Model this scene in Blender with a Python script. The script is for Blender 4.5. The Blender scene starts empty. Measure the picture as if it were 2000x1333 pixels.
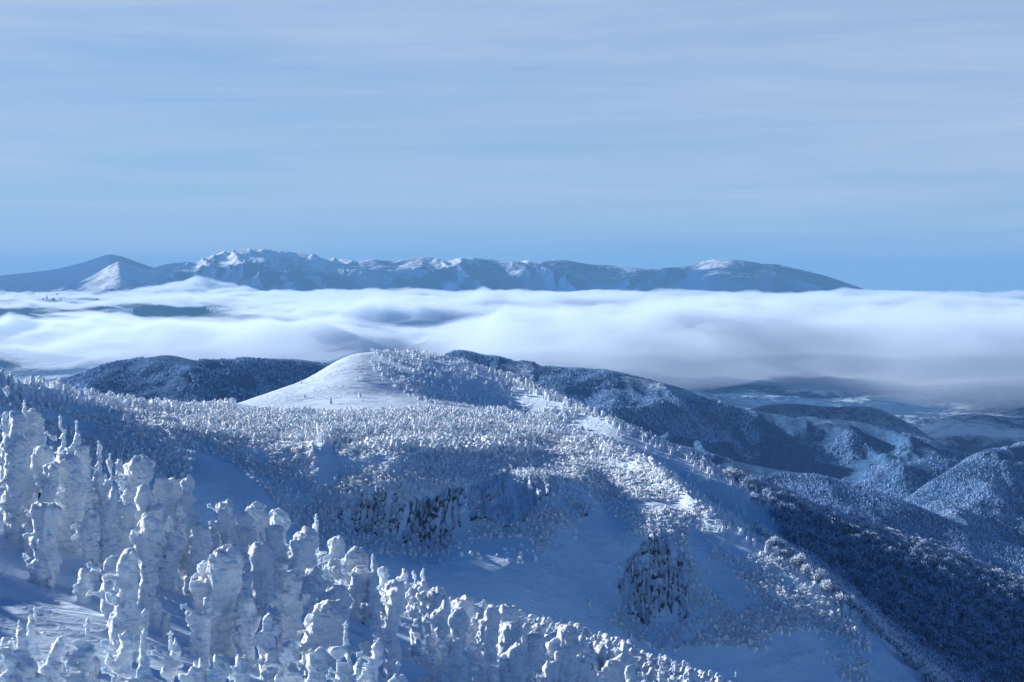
import bpy, math, random
import numpy as np
from mathutils import Vector

# ------------------------------------------------------------------ camera, sky, sun, exposure
scene = bpy.context.scene
COL = scene.collection
F = 3889.0                 # focal length in pixels of the 2000 px wide photograph
PITCH = math.radians(1.79)
CP, SP = math.cos(PITCH), math.sin(PITCH)

cam_d = bpy.data.cameras.new('camera')
cam_d.sensor_width = 36.0
cam_d.lens = 70.0
cam_d.clip_start = 1.0
cam_d.clip_end = 250000.0
cam = bpy.data.objects.new('camera', cam_d)
COL.objects.link(cam)
cam.location = (0, 0, 0)
cam.rotation_euler = (math.radians(90) - PITCH, 0, 0)
scene.camera = cam

SUN_EL = math.radians(15.5)
SUN_AZ = math.radians(54.0)      # to the left of the view direction (+Y)
sun_dir = Vector((-math.sin(SUN_AZ) * math.cos(SUN_EL), math.cos(SUN_AZ) * math.cos(SUN_EL), math.sin(SUN_EL)))

world = bpy.data.worlds.new('World')
scene.world = world
world.use_nodes = True
wn = world.node_tree
wn.nodes.clear()
w_out = wn.nodes.new('ShaderNodeOutputWorld')
w_bg = wn.nodes.new('ShaderNodeBackground')
w_sky = wn.nodes.new('ShaderNodeTexSky')
w_sky.sky_type = 'NISHITA'
w_sky.sun_disc = False
w_sky.sun_elevation = SUN_EL
w_sky.sun_rotation = -SUN_AZ
w_sky.altitude = 1700
w_sky.air_density = 1.0
w_sky.dust_density = 0.3
w_sky.ozone_density = 3.0
w_tint = wn.nodes.new('ShaderNodeMix'); w_tint.data_type = 'RGBA'; w_tint.blend_type = 'MULTIPLY'
w_tint.inputs[0].default_value = 1.0
w_tint.inputs[7].default_value = (0.02, 0.54, 1.05, 1)
wn.links.new(w_sky.outputs[0], w_tint.inputs[6])
w_tc = wn.nodes.new('ShaderNodeTexCoord')
w_map = wn.nodes.new('ShaderNodeMapping')
w_map.inputs['Rotation'].default_value = (0.0, math.radians(2.0), 0.0)
w_map.inputs['Scale'].default_value = (1.6, 1.6, 26.0)
wn.links.new(w_tc.outputs['Generated'], w_map.inputs['Vector'])
w_n = wn.nodes.new('ShaderNodeTexNoise')
w_n.inputs['Scale'].default_value = 1.6
w_n.inputs['Detail'].default_value = 9.0
w_n.inputs['Roughness'].default_value = 0.6
w_n.inputs['Distortion'].default_value = 0.4
wn.links.new(w_map.outputs[0], w_n.inputs['Vector'])
w_mr = wn.nodes.new('ShaderNodeMapRange')
w_mr.inputs[1].default_value = 0.25; w_mr.inputs[2].default_value = 0.7
w_mr.inputs[3].default_value = 0.58; w_mr.inputs[4].default_value = 0.98
wn.links.new(w_n.outputs[0], w_mr.inputs[0])
w_veil = wn.nodes.new('ShaderNodeMix'); w_veil.data_type = 'RGBA'
w_veil.inputs[7].default_value = (5.3, 6.7, 8.8, 1)      # thin high cloud veil (before the strength below)
w_sep = wn.nodes.new('ShaderNodeSeparateXYZ'); wn.links.new(w_tc.outputs['Generated'], w_sep.inputs[0])
w_el = wn.nodes.new('ShaderNodeMapRange'); w_el.interpolation_type = 'SMOOTHSTEP'     # the veil thins out overhead
w_el.inputs[1].default_value = 0.15; w_el.inputs[2].default_value = 0.34
w_el.inputs[3].default_value = 1.0; w_el.inputs[4].default_value = 0.02
wn.links.new(w_sep.outputs[2], w_el.inputs[0])
w_vf = wn.nodes.new('ShaderNodeMath'); w_vf.operation = 'MULTIPLY'
wn.links.new(w_mr.outputs[0], w_vf.inputs[0]); wn.links.new(w_el.outputs[0], w_vf.inputs[1])
wn.links.new(w_vf.outputs[0], w_veil.inputs[0])
wn.links.new(w_tint.outputs[2], w_veil.inputs[6])
wn.links.new(w_veil.outputs[2], w_bg.inputs['Color'])
w_bg.inputs['Strength'].default_value = 0.050
wn.links.new(w_bg.outputs[0], w_out.inputs['Surface'])

sun_d = bpy.data.lights.new('sun', 'SUN')
sun_d.energy = 5.0
sun_d.angle = math.radians(0.5)
sun_d.color = (1.0, 0.965, 0.93)
sun = bpy.data.objects.new('sun', sun_d)
COL.objects.link(sun)
sun.rotation_euler = (-sun_dir).to_track_quat('-Z', 'Y').to_euler()

scene.view_settings.view_transform = 'Standard'
scene.view_settings.look = 'None'
scene.view_settings.exposure = 0.90
scene.view_settings.gamma = 1.0
scene.view_settings.use_curve_mapping = False
scene.render.engine = 'CYCLES'
cy = scene.cycles
cy.use_denoising = True
cy.max_bounces = 8
cy.diffuse_bounces = 3
cy.volume_bounces = 5
cy.transparent_max_bounces = 16
cy.sample_clamp_indirect = 6.0

rng = np.random.default_rng(7)

# ------------------------------------------------------------------ numeric helpers
def world_pt(u, v, Y):
    """pixel (u,v) of the photograph at depth Y (metres along +Y) -> x, z"""
    u = np.asarray(u, float); v = np.asarray(v, float); Y = np.asarray(Y, float)
    cx = (u - 1000.0) / F; cyy = -(v - 666.5) / F
    dy = CP + cyy * SP
    dz = -SP + cyy * CP
    return cx / dy * Y, dz / dy * Y

def pixel(x, y, z):
    d = y * CP - z * SP
    up = y * SP + z * CP
    return 1000 + F * x / d, 666.5 - F * up / d

def _hash(ix, iy, iz, seed):
    h = (ix.astype(np.uint32) * np.uint32(374761393) + iy.astype(np.uint32) * np.uint32(668265263)
         + iz.astype(np.uint32) * np.uint32(2147483647 // 3) + np.uint32(seed * 1013904223 & 0xffffffff))
    h = (h ^ (h >> np.uint32(13))) * np.uint32(1274126177)
    h = h ^ (h >> np.uint32(16))
    h = h * np.uint32(2246822519)
    return (h ^ (h >> np.uint32(15))).astype(np.float64) / 4294967295.0 * 2 - 1

def noise3(x, y, z, seed=0):
    """smooth value noise, about -1..1"""
    x, y, z = np.broadcast_arrays(np.asarray(x, float), np.asarray(y, float), np.asarray(z, float))
    fx, fy, fz = np.floor(x), np.floor(y), np.floor(z)
    ix, iy, iz = fx.astype(np.int64), fy.astype(np.int64), fz.astype(np.int64)
    x = x - fx; y = y - fy; z = z - fz
    x = x * x * x * (x * (x * 6 - 15) + 10); y = y * y * y * (y * (y * 6 - 15) + 10); z = z * z * z * (z * (z * 6 - 15) + 10)
    def c(a, b, d): return _hash(ix + a, iy + b, iz + d, seed)
    x00 = c(0,0,0) * (1-x) + c(1,0,0) * x; x10 = c(0,1,0) * (1-x) + c(1,1,0) * x
    x01 = c(0,0,1) * (1-x) + c(1,0,1) * x; x11 = c(0,1,1) * (1-x) + c(1,1,1) * x
    return (x00 * (1-y) + x10 * y) * (1-z) + (x01 * (1-y) + x11 * y) * z

def fbm(x, y, z=0.0, oct=4, seed=0, gain=0.5):
    s = 0; a = 1.0; t = 0
    for o in range(oct):
        s = s + a * noise3(x * 2**o + 17.3 * o, y * 2**o - 9.1 * o, np.asarray(z) * 2**o + 3.7 * o, seed + o); t += a; a *= gain
    return s / t

def ridged(x, y, z=0.0, oct=5, seed=0, gain=0.5):
    s = 0; a = 1.0; t = 0; w = 1.0
    for o in range(oct):
        n = 1 - np.abs(noise3(x * 2**o + 5.3 * o, y * 2**o + 1.9 * o, np.asarray(z) * 2**o, seed + o)) * 1.6
        n = np.clip(n, -0.2, 1) * w
        s = s + a * n; t += a; a *= gain; w = np.clip(n * 1.3, 0.15, 1)
    return s / t

def smooth(A, k, axis):
    if k < 1: return A
    w = np.exp(-0.5 * (np.arange(-3*k, 3*k+1) / k) ** 2); w /= w.sum()
    pad = [(0, 0)] * A.ndim; pad[axis] = (3*k, 3*k)
    B = np.pad(A, pad, mode='reflect', reflect_type='odd')
    return np.apply_along_axis(lambda m: np.convolve(m, w, mode='valid'), axis, B)

def inside(u, v, poly):
    u = np.asarray(u); v = np.asarray(v); r = np.zeros(u.shape, bool)
    n = len(poly)
    for i in range(n):
        x1, y1 = poly[i]; x2, y2 = poly[(i+1) % n]
        c = ((y1 > v) != (y2 > v)) & (u < (x2 - x1) * (v - y1) / ((y2 - y1) if y2 != y1 else 1e-9) + x1)
        r ^= c
    return r

def sstep(a, b, x):
    t = np.clip((x - a) / (b - a), 0, 1); return t * t * (3 - 2 * t)

# ------------------------------------------------------------------ mesh helpers
def mesh_from(name, verts, faces, mats, smooth_shade=True, matidx=None):
    """verts Nx3 array, faces Mx3 or Mx4 int array"""
    verts = np.asarray(verts, np.float32); faces = np.asarray(faces, np.int32)
    me = bpy.data.meshes.new(name)
    k = faces.shape[1]; m = faces.shape[0]
    me.vertices.add(len(verts)); me.vertices.foreach_set('co', verts.ravel())
    me.loops.add(m * k); me.loops.foreach_set('vertex_index', faces.ravel())
    me.polygons.add(m); me.polygons.foreach_set('loop_start', np.arange(0, m * k, k, dtype=np.int32))
    me.polygons.foreach_set('use_smooth', np.full(m, smooth_shade, bool))
    if matidx is not None: me.polygons.foreach_set('material_index', np.asarray(matidx, np.int32))
    for mt in (mats if isinstance(mats, (list, tuple)) else [mats]): me.materials.append(mt)
    me.update(calc_edges=True); me.validate()
    return me

def add(name, me, parent=None, loc=(0, 0, 0), rz=0, sc=1, **props):
    o = bpy.data.objects.new(name, me); COL.objects.link(o)
    o.location = loc; o.rotation_euler = (0, 0, rz)
    o.scale = (sc, sc, sc) if np.isscalar(sc) else sc
    if parent: o.parent = parent
    for k, v in props.items(): o[k] = v
    return o

def grid_faces(nr, nc):
    i = np.arange(nr - 1)[:, None] * nc + np.arange(nc - 1)[None, :]
    return np.stack([i, i + 1, i + nc + 1, i + nc], -1).reshape(-1, 4)

# ------------------------------------------------------------------ materials
def new_mat(name):
    m = bpy.data.materials.new(name); m.use_nodes = True
    nt = m.node_tree; b = nt.nodes['Principled BSDF']
    return m, nt, b

def nz(nt, scale, detail=4, rough=0.55, vec=None, dist=0.0):
    n = nt.nodes.new('ShaderNodeTexNoise')
    n.inputs['Scale'].default_value = scale; n.inputs['Detail'].default_value = detail
    n.inputs['Roughness'].default_value = rough; n.inputs['Distortion'].default_value = dist
    if vec is not None: nt.links.new(vec, n.inputs['Vector'])
    return n.outputs[0]

def mapped(nt, src, rot=(0, 0, 0), sc=(1, 1, 1)):
    m = nt.nodes.new('ShaderNodeMapping')
    m.inputs['Rotation'].default_value = rot; m.inputs['Scale'].default_value = sc
    nt.links.new(src, m.inputs['Vector']); return m.outputs[0]

def ramp(nt, fac, stops):
    r = nt.nodes.new('ShaderNodeValToRGB')
    el = r.color_ramp.elements
    while len(el) < len(stops): el.new(0.5)
    for e, (p, c) in zip(el, stops):
        e.position = p; e.color = (c[0], c[1], c[2], 1)
    nt.links.new(fac, r.inputs[0]); return r.outputs[0]

def math_n(nt, op, a, b=None, clamp=False):
    n = nt.nodes.new('ShaderNodeMath'); n.operation = op; n.use_clamp = clamp
    for i, s in enumerate((a, b)):
        if s is None: continue
        if isinstance(s, (int, float)): n.inputs[i].default_value = s
        else: nt.links.new(s, n.inputs[i])
    return n.outputs[0]

def mixc(nt, fac, a, b):
    n = nt.nodes.new('ShaderNodeMix'); n.data_type = 'RGBA'
    if isinstance(fac, float): n.inputs[0].default_value = fac
    else: nt.links.new(fac, n.inputs[0])
    for i, s in ((6, a), (7, b)):
        if isinstance(s, tuple): n.inputs[i].default_value = (s[0], s[1], s[2], 1)
        else: nt.links.new(s, n.inputs[i])
    return n.outputs[2]

def bump(nt, b, height, strength, dist, prev=None):
    n = nt.nodes.new('ShaderNodeBump')
    n.inputs['Strength'].default_value = strength; n.inputs['Distance'].default_value = dist
    nt.links.new(height, n.inputs['Height'])
    if prev is not None: nt.links.new(prev, n.inputs['Normal'])
    nt.links.new(n.outputs[0], b.inputs['Normal'])
    return n.outputs[0]

def pos(nt): return nt.nodes.new('ShaderNodeNewGeometry').outputs['Position']
def objc(nt): return nt.nodes.new('ShaderNodeTexCoord').outputs['Object']

SNOW = (0.72, 0.86, 0.98)
def snow_material(name, fine, streak, dist_fine, dist_streak, rz=0.35, patchy=False):
    m, nt, b = new_mat(name)
    p = pos(nt)
    st = nz(nt, streak, 4, 0.6, mapped(nt, p, (0, 0, rz), (0.16, 1.0, 1.0)))
    fn = nz(nt, fine, 5, 0.65, p)
    c = mixc(nt, ramp(nt, nz(nt, fine * 0.3, 3, 0.5, p), [(0.35, (0, 0, 0)), (0.7, (1, 1, 1))]), SNOW, (0.65, 0.81, 0.97))
    nt.links.new(c, b.inputs['Base Color'])
    b.inputs['Roughness'].default_value = 0.7
    b.inputs['Specular IOR Level'].default_value = 0.25
    n1 = bump(nt, b, st, 0.7, dist_streak)
    if patchy:      # buried scrub makes the crust lumpy in places
        pm = ramp(nt, nz(nt, fine * 0.08, 3, 0.6, p), [(0.42, (0, 0, 0)), (0.56, (1, 1, 1))])
        fn = math_n(nt, 'MULTIPLY', fn, pm)
    bump(nt, b, fn, 0.8, dist_fine, n1)
    return m

M_near_snow = snow_material('wind_packed_snow', 2.2, 0.9, 0.09, 0.55, 0.45)
M_far_snow = snow_material('mountain_snow', 0.30, 0.10, 1.5, 1.2, 0.25, True)

def rime_material(name, sc=1.0, sss=0.0):
    m, nt, b = new_mat(name)
    p = objc(nt)
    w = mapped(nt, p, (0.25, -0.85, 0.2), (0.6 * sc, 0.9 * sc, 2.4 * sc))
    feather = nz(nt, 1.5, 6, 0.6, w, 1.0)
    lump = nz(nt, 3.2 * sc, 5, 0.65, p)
    c1 = mixc(nt, ramp(nt, feather, [(0.34, (1, 1, 1)), (0.48, (0, 0, 0))]), (0.88, 0.94, 0.99), (0.46, 0.62, 0.82))  # shading of the grooves between rime feathers is painted in as darker blue
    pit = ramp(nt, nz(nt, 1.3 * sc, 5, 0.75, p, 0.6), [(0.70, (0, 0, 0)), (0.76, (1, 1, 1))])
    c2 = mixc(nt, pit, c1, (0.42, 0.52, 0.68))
    nt.links.new(c2, b.inputs['Base Color'])
    b.inputs['Roughness'].default_value = 0.6
    b.inputs['Specular IOR Level'].default_value = 0.3
    if sss:
        b.inputs['Subsurface Weight'].default_value = sss
        b.inputs['Subsurface Radius'].default_value = (0.8, 1.0, 1.25)
        b.inputs['Subsurface Scale'].default_value = 0.28
    n1 = bump(nt, b, feather, 1.0, 0.24 / sc)
    bump(nt, b, lump, 0.8, 0.14 / sc, n1)
    return m
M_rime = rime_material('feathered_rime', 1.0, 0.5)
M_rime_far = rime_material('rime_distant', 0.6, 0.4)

def plain(name, c, rough=0.8, c2=None, sc=1.0, thin=0.0):
    m, nt, b = new_mat(name)
    if c2:
        nt.links.new(mixc(nt, ramp(nt, nz(nt, sc, 3, 0.6, pos(nt)), [(0.4, (0, 0, 0)), (0.6, (1, 1, 1))]), c, c2), b.inputs['Base Color'])
    else:
        b.inputs['Base Color'].default_value = (*c, 1)
    b.inputs['Roughness'].default_value = rough
    b.inputs['Specular IOR Level'].default_value = 0.1
    if thin:
        tr = nt.nodes.new('ShaderNodeBsdfTranslucent'); tr.inputs[0].default_value = (*(c2 or c), 1)
        mx = nt.nodes.new('ShaderNodeMixShader'); mx.inputs[0].default_value = thin
        nt.links.new(b.outputs[0], mx.inputs[1]); nt.links.new(tr.outputs[0], mx.inputs[2])
        nt.links.new(mx.outputs[0], nt.nodes['Material Output'].inputs['Surface'])
    return m
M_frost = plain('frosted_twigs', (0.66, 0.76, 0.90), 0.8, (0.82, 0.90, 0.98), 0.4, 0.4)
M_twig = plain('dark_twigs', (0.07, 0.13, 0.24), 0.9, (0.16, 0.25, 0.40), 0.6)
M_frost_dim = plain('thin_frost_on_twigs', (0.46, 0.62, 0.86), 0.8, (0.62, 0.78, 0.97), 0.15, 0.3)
M_shrub = plain('rime_on_shrubs', (0.88, 0.94, 0.99), 0.8, (0.93, 0.97, 1.0), 0.3, 0.45)
M_shrub_dark = plain('shrub_twigs', (0.52, 0.63, 0.78), 0.9)

def rock_material():
    m, nt, b = new_mat('snow_dusted_rock')
    p = pos(nt)
    g = nt.nodes.new('ShaderNodeNewGeometry')
    sep = nt.nodes.new('ShaderNodeSeparateXYZ'); nt.links.new(g.outputs['Normal'], sep.inputs[0])
    n1 = nz(nt, 0.8, 7, 0.80, mapped(nt, p, (0, 0, 0), (1.3, 1.0, 0.30)), 0.9)
    f = math_n(nt, 'ADD', math_n(nt, 'MULTIPLY', sep.outputs[2], 0.55), math_n(nt, 'MULTIPLY', n1, 1.5))
    streak = nz(nt, 0.28, 5, 0.75, mapped(nt, p, (0, 0, 0), (1.6, 0.2, 0.22)), 0.6)
    f = math_n(nt, 'ADD', math_n(nt, 'MULTIPLY', f, 0.7), math_n(nt, 'MULTIPLY', streak, 0.6))
    snow = ramp(nt, math_n(nt, 'MULTIPLY', f, 0.6), [(0.565, (0, 0, 0)), (0.63, (1, 1, 1))])
    rock = ramp(nt, nz(nt, 0.4, 5, 0.7, p), [(0.3, (0.03, 0.045, 0.075)), (0.55, (0.07, 0.09, 0.13)), (0.75, (0.16, 0.19, 0.25))])
    nt.links.new(mixc(nt, snow, rock, (0.62, 0.74, 0.90)), b.inputs['Base Color'])
    b.inputs['Roughness'].default_value = 0.85
    bump(nt, b, nz(nt, 0.8, 6, 0.7, p), 1.0, 0.8)
    return m
M_rock = rock_material()

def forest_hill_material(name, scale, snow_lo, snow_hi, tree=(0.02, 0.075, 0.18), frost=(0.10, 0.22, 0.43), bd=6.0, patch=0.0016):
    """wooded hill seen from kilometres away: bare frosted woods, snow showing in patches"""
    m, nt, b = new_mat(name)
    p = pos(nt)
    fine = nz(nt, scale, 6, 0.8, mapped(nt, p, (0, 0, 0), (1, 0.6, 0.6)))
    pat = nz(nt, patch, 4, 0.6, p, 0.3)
    woods = ramp(nt, fine, [(0.36, tree), (0.64, frost)])  # wood and frost tones carry blue distance haze in the colour
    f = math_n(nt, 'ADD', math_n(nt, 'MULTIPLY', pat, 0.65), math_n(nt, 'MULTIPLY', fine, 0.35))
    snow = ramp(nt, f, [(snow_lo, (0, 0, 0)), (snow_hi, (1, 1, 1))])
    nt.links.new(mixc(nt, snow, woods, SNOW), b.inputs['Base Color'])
    b.inputs['Roughness'].default_value = 0.9
    b.inputs['Specular IOR Level'].default_value = 0.05
    bump(nt, b, fine, 1.0, bd)
    return m
M_hill = forest_hill_material('hazy_frosted_woods', 0.075, 0.57, 0.70, bd=5.0)
M_hill_far = forest_hill_material('distant_hazy_frosted_woods', 0.022, 0.50, 0.60, bd=14.0, patch=0.0012)

def range_material(name, lo, hi):
    m, nt, b = new_mat(name)
    p = pos(nt)
    g = nt.nodes.new('ShaderNodeNewGeometry')
    sp = nt.nodes.new('ShaderNodeSeparateXYZ'); nt.links.new(p, sp.inputs[0])
    hgt = math_n(nt, 'MULTIPLY', math_n(nt, 'ADD', sp.outputs[2], 250.0), 1.0 / 690.0)
    n = nz(nt, 0.0015, 6, 0.7, p, 0.4)
    n2 = nz(nt, 0.007, 4, 0.7, p)
    f = math_n(nt, 'ADD', math_n(nt, 'MULTIPLY', hgt, 0.45), math_n(nt, 'ADD', math_n(nt, 'MULTIPLY', n, 0.7), math_n(nt, 'MULTIPLY', n2, 0.25)))
    snow = ramp(nt, math_n(nt, 'MULTIPLY', f, 0.8), [(lo, (0, 0, 0)), (hi, (1, 1, 1))])
    nt.links.new(mixc(nt, snow, (0.002, 0.055, 0.21), (0.88, 0.93, 0.98)), b.inputs['Base Color'])  # dark woods painted deep blue to stand in for haze
    b.inputs['Roughness'].default_value = 0.9
    b.inputs['Specular IOR Level'].default_value = 0.05
    bump(nt, b, n2, 0.8, 60.0)
    return m
M_range = range_material('far_range_snow_and_hazy_woods', 0.58, 0.67)
M_range_white = range_material('snowy_cone', 0.40, 0.54)
M_range_dark = range_material('wooded_cone', 0.78, 0.95)

# ------------------------------------------------------------------ lofted terrain
class Terrain:
    """rows of knots (front to back), every knot u: (v, Y) is a point of the land seen along pixel (u,v) at Y metres"""
    def __init__(s, rows, u0, u1, nu, nt, ks=(1, 1), su=18):
        us = np.linspace(u0, u1, nu)
        Ys, Zs = [], []
        for r in rows:
            k = sorted(r); vv = np.interp(us, k, [r[q][0] for q in k]); yy = np.interp(us, k, [r[q][1] for q in k])
            ks_u = max(1, int(nu * su / (u1 - u0)))
            vv = smooth(vv, ks_u, 0); yy = smooth(yy, ks_u, 0)
            Ys.append(yy); Zs.append(world_pt(us, vv, yy)[1])
        Ys = np.array(Ys); Zs = np.array(Zs)
        K = len(rows); seg = np.asarray(nt) if not np.isscalar(nt) else np.full(K - 1, nt)
        t = np.concatenate([i + np.arange(seg[i]) / seg[i] for i in range(K - 1)] + [[K - 1]])
        i = np.clip(t.astype(int), 0, K - 2); f = (t - i)[:, None]
        Y = Ys[i] * (1 - f) + Ys[i + 1] * f; Z = Zs[i] * (1 - f) + Zs[i + 1] * f
        Y = smooth(Y, ks[0], 0); Z = smooth(Z, ks[0], 0)
        Z = smooth(Z, ks[1], 1)
        s.t = t; s.u = us; s.Y = Y; s.Z = Z
        s.X = ((us - 1000) / F)[None, :] / 1.0 * Y
        # exact azimuth: x = cx/dy*Y where dy hardly differs from CP
        s.X = s.X / CP
    def mesh(s, name, mat, **props):
        v = np.stack([s.X, s.Y, s.Z], -1).reshape(-1, 3)
        o = add(name, mesh_from(name, v, grid_faces(*s.X.shape), mat), **props)
        return o
    def at(s, r, c):
        r0 = np.clip(np.floor(r).astype(int), 0, s.X.shape[0] - 2); c0 = np.clip(np.floor(c).astype(int), 0, s.X.shape[1] - 2)
        fr = r - r0; fc = c - c0
        def g(A): return (A[r0, c0] * (1-fc) + A[r0, c0+1] * fc) * (1-fr) + (A[r0+1, c0] * (1-fc) + A[r0+1, c0+1] * fc) * fr
        return g(s.X), g(s.Y), g(s.Z)
    def sample(s, n, rg, r0=0.0, r1=None):
        """n points spread evenly over the land's surface, between the row parameters r0 and r1"""
        dx = s.X[:-1, 1:] - s.X[:-1, :-1]; dy = np.abs(s.Y[1:, :-1] - s.Y[:-1, :-1]); dz = np.abs(s.Z[1:, :-1] - s.Z[:-1, :-1])
        A = dx * np.sqrt(dy**2 + dz**2)
        tt = s.t[:-1]
        A = A * ((tt >= r0) & (tt <= (r1 if r1 is not None else 1e9)))[:, None]
        cdf = np.cumsum(A.ravel()); q = rg.random(n) * cdf[-1]
        k = np.clip(np.searchsorted(cdf, q), 0, A.size - 1)
        r = k // A.shape[1] + rg.random(n); c = k % A.shape[1] + rg.random(n)
        x, y, z = s.at(r, c); u, v = pixel(x, y, z)
        t = np.interp(r, np.arange(len(s.t)), s.t)
        return x, y, z, u, v, t

# ---- near slope -----------------------------------------------------------
near_rows = [
    {-900: (1750, 60), 0: (1800, 62), 1000: (1850, 70), 2600: (2400, 80)},
    {-900: (1250, 105), -300: (1330, 115), 0: (1395, 120), 400: (1388, 126), 600: (1392, 132), 800: (1410, 142), 1000: (1430, 152), 1200: (1460, 162), 1400: (1510, 172), 1700: (1750, 180), 2600: (2300, 190)},
    {-900: (900, 140), -300: (1095, 148), 0: (1165, 152), 200: (1195, 154), 400: (1230, 158), 600: (1266, 170), 800: (1290, 192), 1000: (1330, 222), 1200: (1380, 245), 1400: (1440, 265), 1700: (1750, 270), 2600: (2300, 280)},
    {-900: (780, 175), -300: (850, 190), 0: (948, 200), 200: (1000, 206), 400: (1052, 214), 600: (1130, 238), 800: (1185, 310), 1000: (1222, 400), 1200: (1275, 440), 1400: (1345, 470), 1500: (1400, 475), 1700: (1650, 470), 2600: (2200, 480)},
    {-900: (800, 200), -300: (880, 215), 0: (990, 225), 200: (1070, 232), 400: (1150, 245), 600: (1240, 270), 800: (1260, 345), 1000: (1290, 435), 1200: (1345, 475), 1400: (1420, 500), 1500: (1480, 505), 1700: (1700, 500), 2600: (2200, 510)},
    {-900: (1100, 260), 0: (1500, 280), 400: (1700, 300), 800: (1600, 400), 1200: (1620, 520), 1700: (1900, 540), 2600: (2300, 540)},
]
NEAR = Terrain(near_rows, -700, 2200, 420, [10, 60, 70, 24, 16], (4, 3))
NEAR.Z += 0.5 * fbm(NEAR.X * 0.10, NEAR.Y * 0.05, 0, 3, 11) + 0.55 * (ridged((NEAR.X * .86 - NEAR.Y * .5) * 0.07, (NEAR.X * .5 + NEAR.Y * .86) * 0.42, 0, 3, 12) - .5)
NEAR.mesh('snow_slope', M_near_snow, kind='structure')

# ---- bowl, plateau, dome and long ridge -----------------------------------
mid_rows = [  # unseen ground beyond the left edge is raised to shade the bowl
    {-900: (1500, 560), 0: (1700, 690), 800: (1800, 720), 1300: (1850, 690), 1600: (1850, 650), 1800: (1850, 610), 2000: (1900, 560), 2800: (2000, 520)},
    {-900: (1000, 640), 0: (990, 790), 200: (975, 830), 400: (965, 830), 500: (1010, 820), 600: (1080, 800), 800: (1115, 815), 1000: (1135, 808), 1150: (1215, 808), 1280: (1290, 800), 1400: (1292, 785), 1500: (1300, 778), 1600: (1325, 765), 1700: (1370, 748), 1800: (1440, 730), 2000: (1570, 640), 2800: (1850, 600)},
    {-900: (860, 680), 0: (880, 838), 200: (875, 875), 400: (910, 860), 500: (960, 845), 600: (1010, 862), 700: (1045, 866), 850: (1078, 862), 900: (1040, 864), 1000: (1035, 864), 1080: (990, 872), 1130: (1060, 856), 1200: (1170, 834), 1280: (1222, 828), 1340: (1200, 828), 1400: (1165, 822), 1500: (1208, 800), 1600: (1248, 785), 1700: (1295, 765), 1800: (1375, 745), 2000: (1530, 655), 2800: (1780, 610)},
    {-900: (530, 860), -300: (700, 860), 0: (850, 850), 200: (850, 895), 400: (885, 900), 600: (955, 888), 700: (950, 882), 850: (935, 882), 1000: (925, 918), 1080: (925, 928), 1140: (985, 890), 1200: (1040, 866), 1280: (1040, 858), 1340: (1060, 856), 1400: (1088, 850), 1500: (1142, 825), 1600: (1205, 800), 1700: (1267, 777), 1800: (1352, 755), 2000: (1507, 668), 2800: (1730, 625)},
    {-900: (520, 880), -300: (690, 880), 0: (795, 868), 200: (820, 925), 400: (850, 930), 600: (868, 915), 800: (885, 905), 1000: (878, 985), 1100: (872, 1055), 1200: (905, 985), 1300: (965, 935), 1400: (1035, 872), 1500: (1090, 850), 1600: (1160, 815), 1700: (1240, 788), 1800: (1335, 762), 2000: (1500, 680), 2800: (1700, 635)},
    {-900: (505, 900), -300: (675, 900), 0: (770, 885), 200: (798, 965), 400: (818, 1020), 600: (818, 1090), 800: (812, 1130), 900: (806, 1160), 1000: (824, 1140), 1100: (850, 1090), 1200: (876, 1030), 1290: (918, 960), 1400: (1008, 890), 1500: (1065, 868), 1600: (1135, 838), 1700: (1222, 803), 1800: (1322, 778), 2000: (1490, 720), 2800: (1690, 645)},
    {-900: (490, 920), -300: (630, 920), 0: (755, 893), 200: (788, 1005), 400: (803, 1120), 500: (795, 1190), 600: (782, 1250), 700: (768, 1290), 800: (772, 1330), 900: (790, 1370), 1000: (806, 1365), 1100: (836, 1315), 1200: (872, 1260), 1300: (925, 1225), 1400: (992, 1185), 1500: (1055, 1150), 1600: (1122, 1115), 1700: (1208, 1070), 1800: (1290, 1030), 2000: (1410, 985), 2800: (1650, 900)},
    {-900: (440, 950), -300: (605, 950), 0: (740, 900), 100: (756, 960), 200: (780, 1040), 300: (797, 1120), 400: (801, 1200), 455: (790, 1250), 520: (766, 1320), 600: (737, 1400), 645: (706, 1450), 690: (684, 1480), 760: (680, 1500), 820: (683, 1490), 900: (698, 1460), 1000: (730, 1430), 1100: (777, 1370), 1200: (818, 1310), 1300: (865, 1275), 1400: (910, 1240), 1500: (955, 1215), 1600: (995, 1195), 1700: (1027, 1175), 1800: (1058, 1155), 1900: (1096, 1135), 2000: (1132, 1115), 2300: (1250, 1060), 2800: (1400, 1000)},
    {-900: (510, 1060), -300: (680, 1060), 0: (770, 990), 200: (815, 1130), 400: (830, 1320), 520: (810, 1420), 600: (790, 1500), 690: (735, 1580), 820: (730, 1600), 1000: (780, 1530), 1200: (860, 1420), 1400: (960, 1340), 1600: (1050, 1290), 1800: (1120, 1250), 2000: (1200, 1210), 2800: (1450, 1090)},
    {-900: (1100, 1500), 0: (1100, 1700), 400: (1080, 1900), 800: (1000, 2100), 1200: (1150, 1900), 1600: (1300, 1800), 2000: (1450, 1700), 2800: (1700, 1500)},
]
MID = Terrain(mid_rows, -600, 2500, 620, [14, 20, 34, 44, 40, 50, 60, 16, 10], (4, 2))
_amp = np.interp(MID.t, [0, 1, 2, 3, 4, 5, 6, 6.8, 7, 8, 9], [3, 2.5, 1, 1.5, 2.5, 1.2, .6, .3, .3, 2, 10])[:, None]
MID.Z += _amp * fbm(MID.X * 0.02, MID.Y * 0.012, 0, 4, 21)
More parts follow.
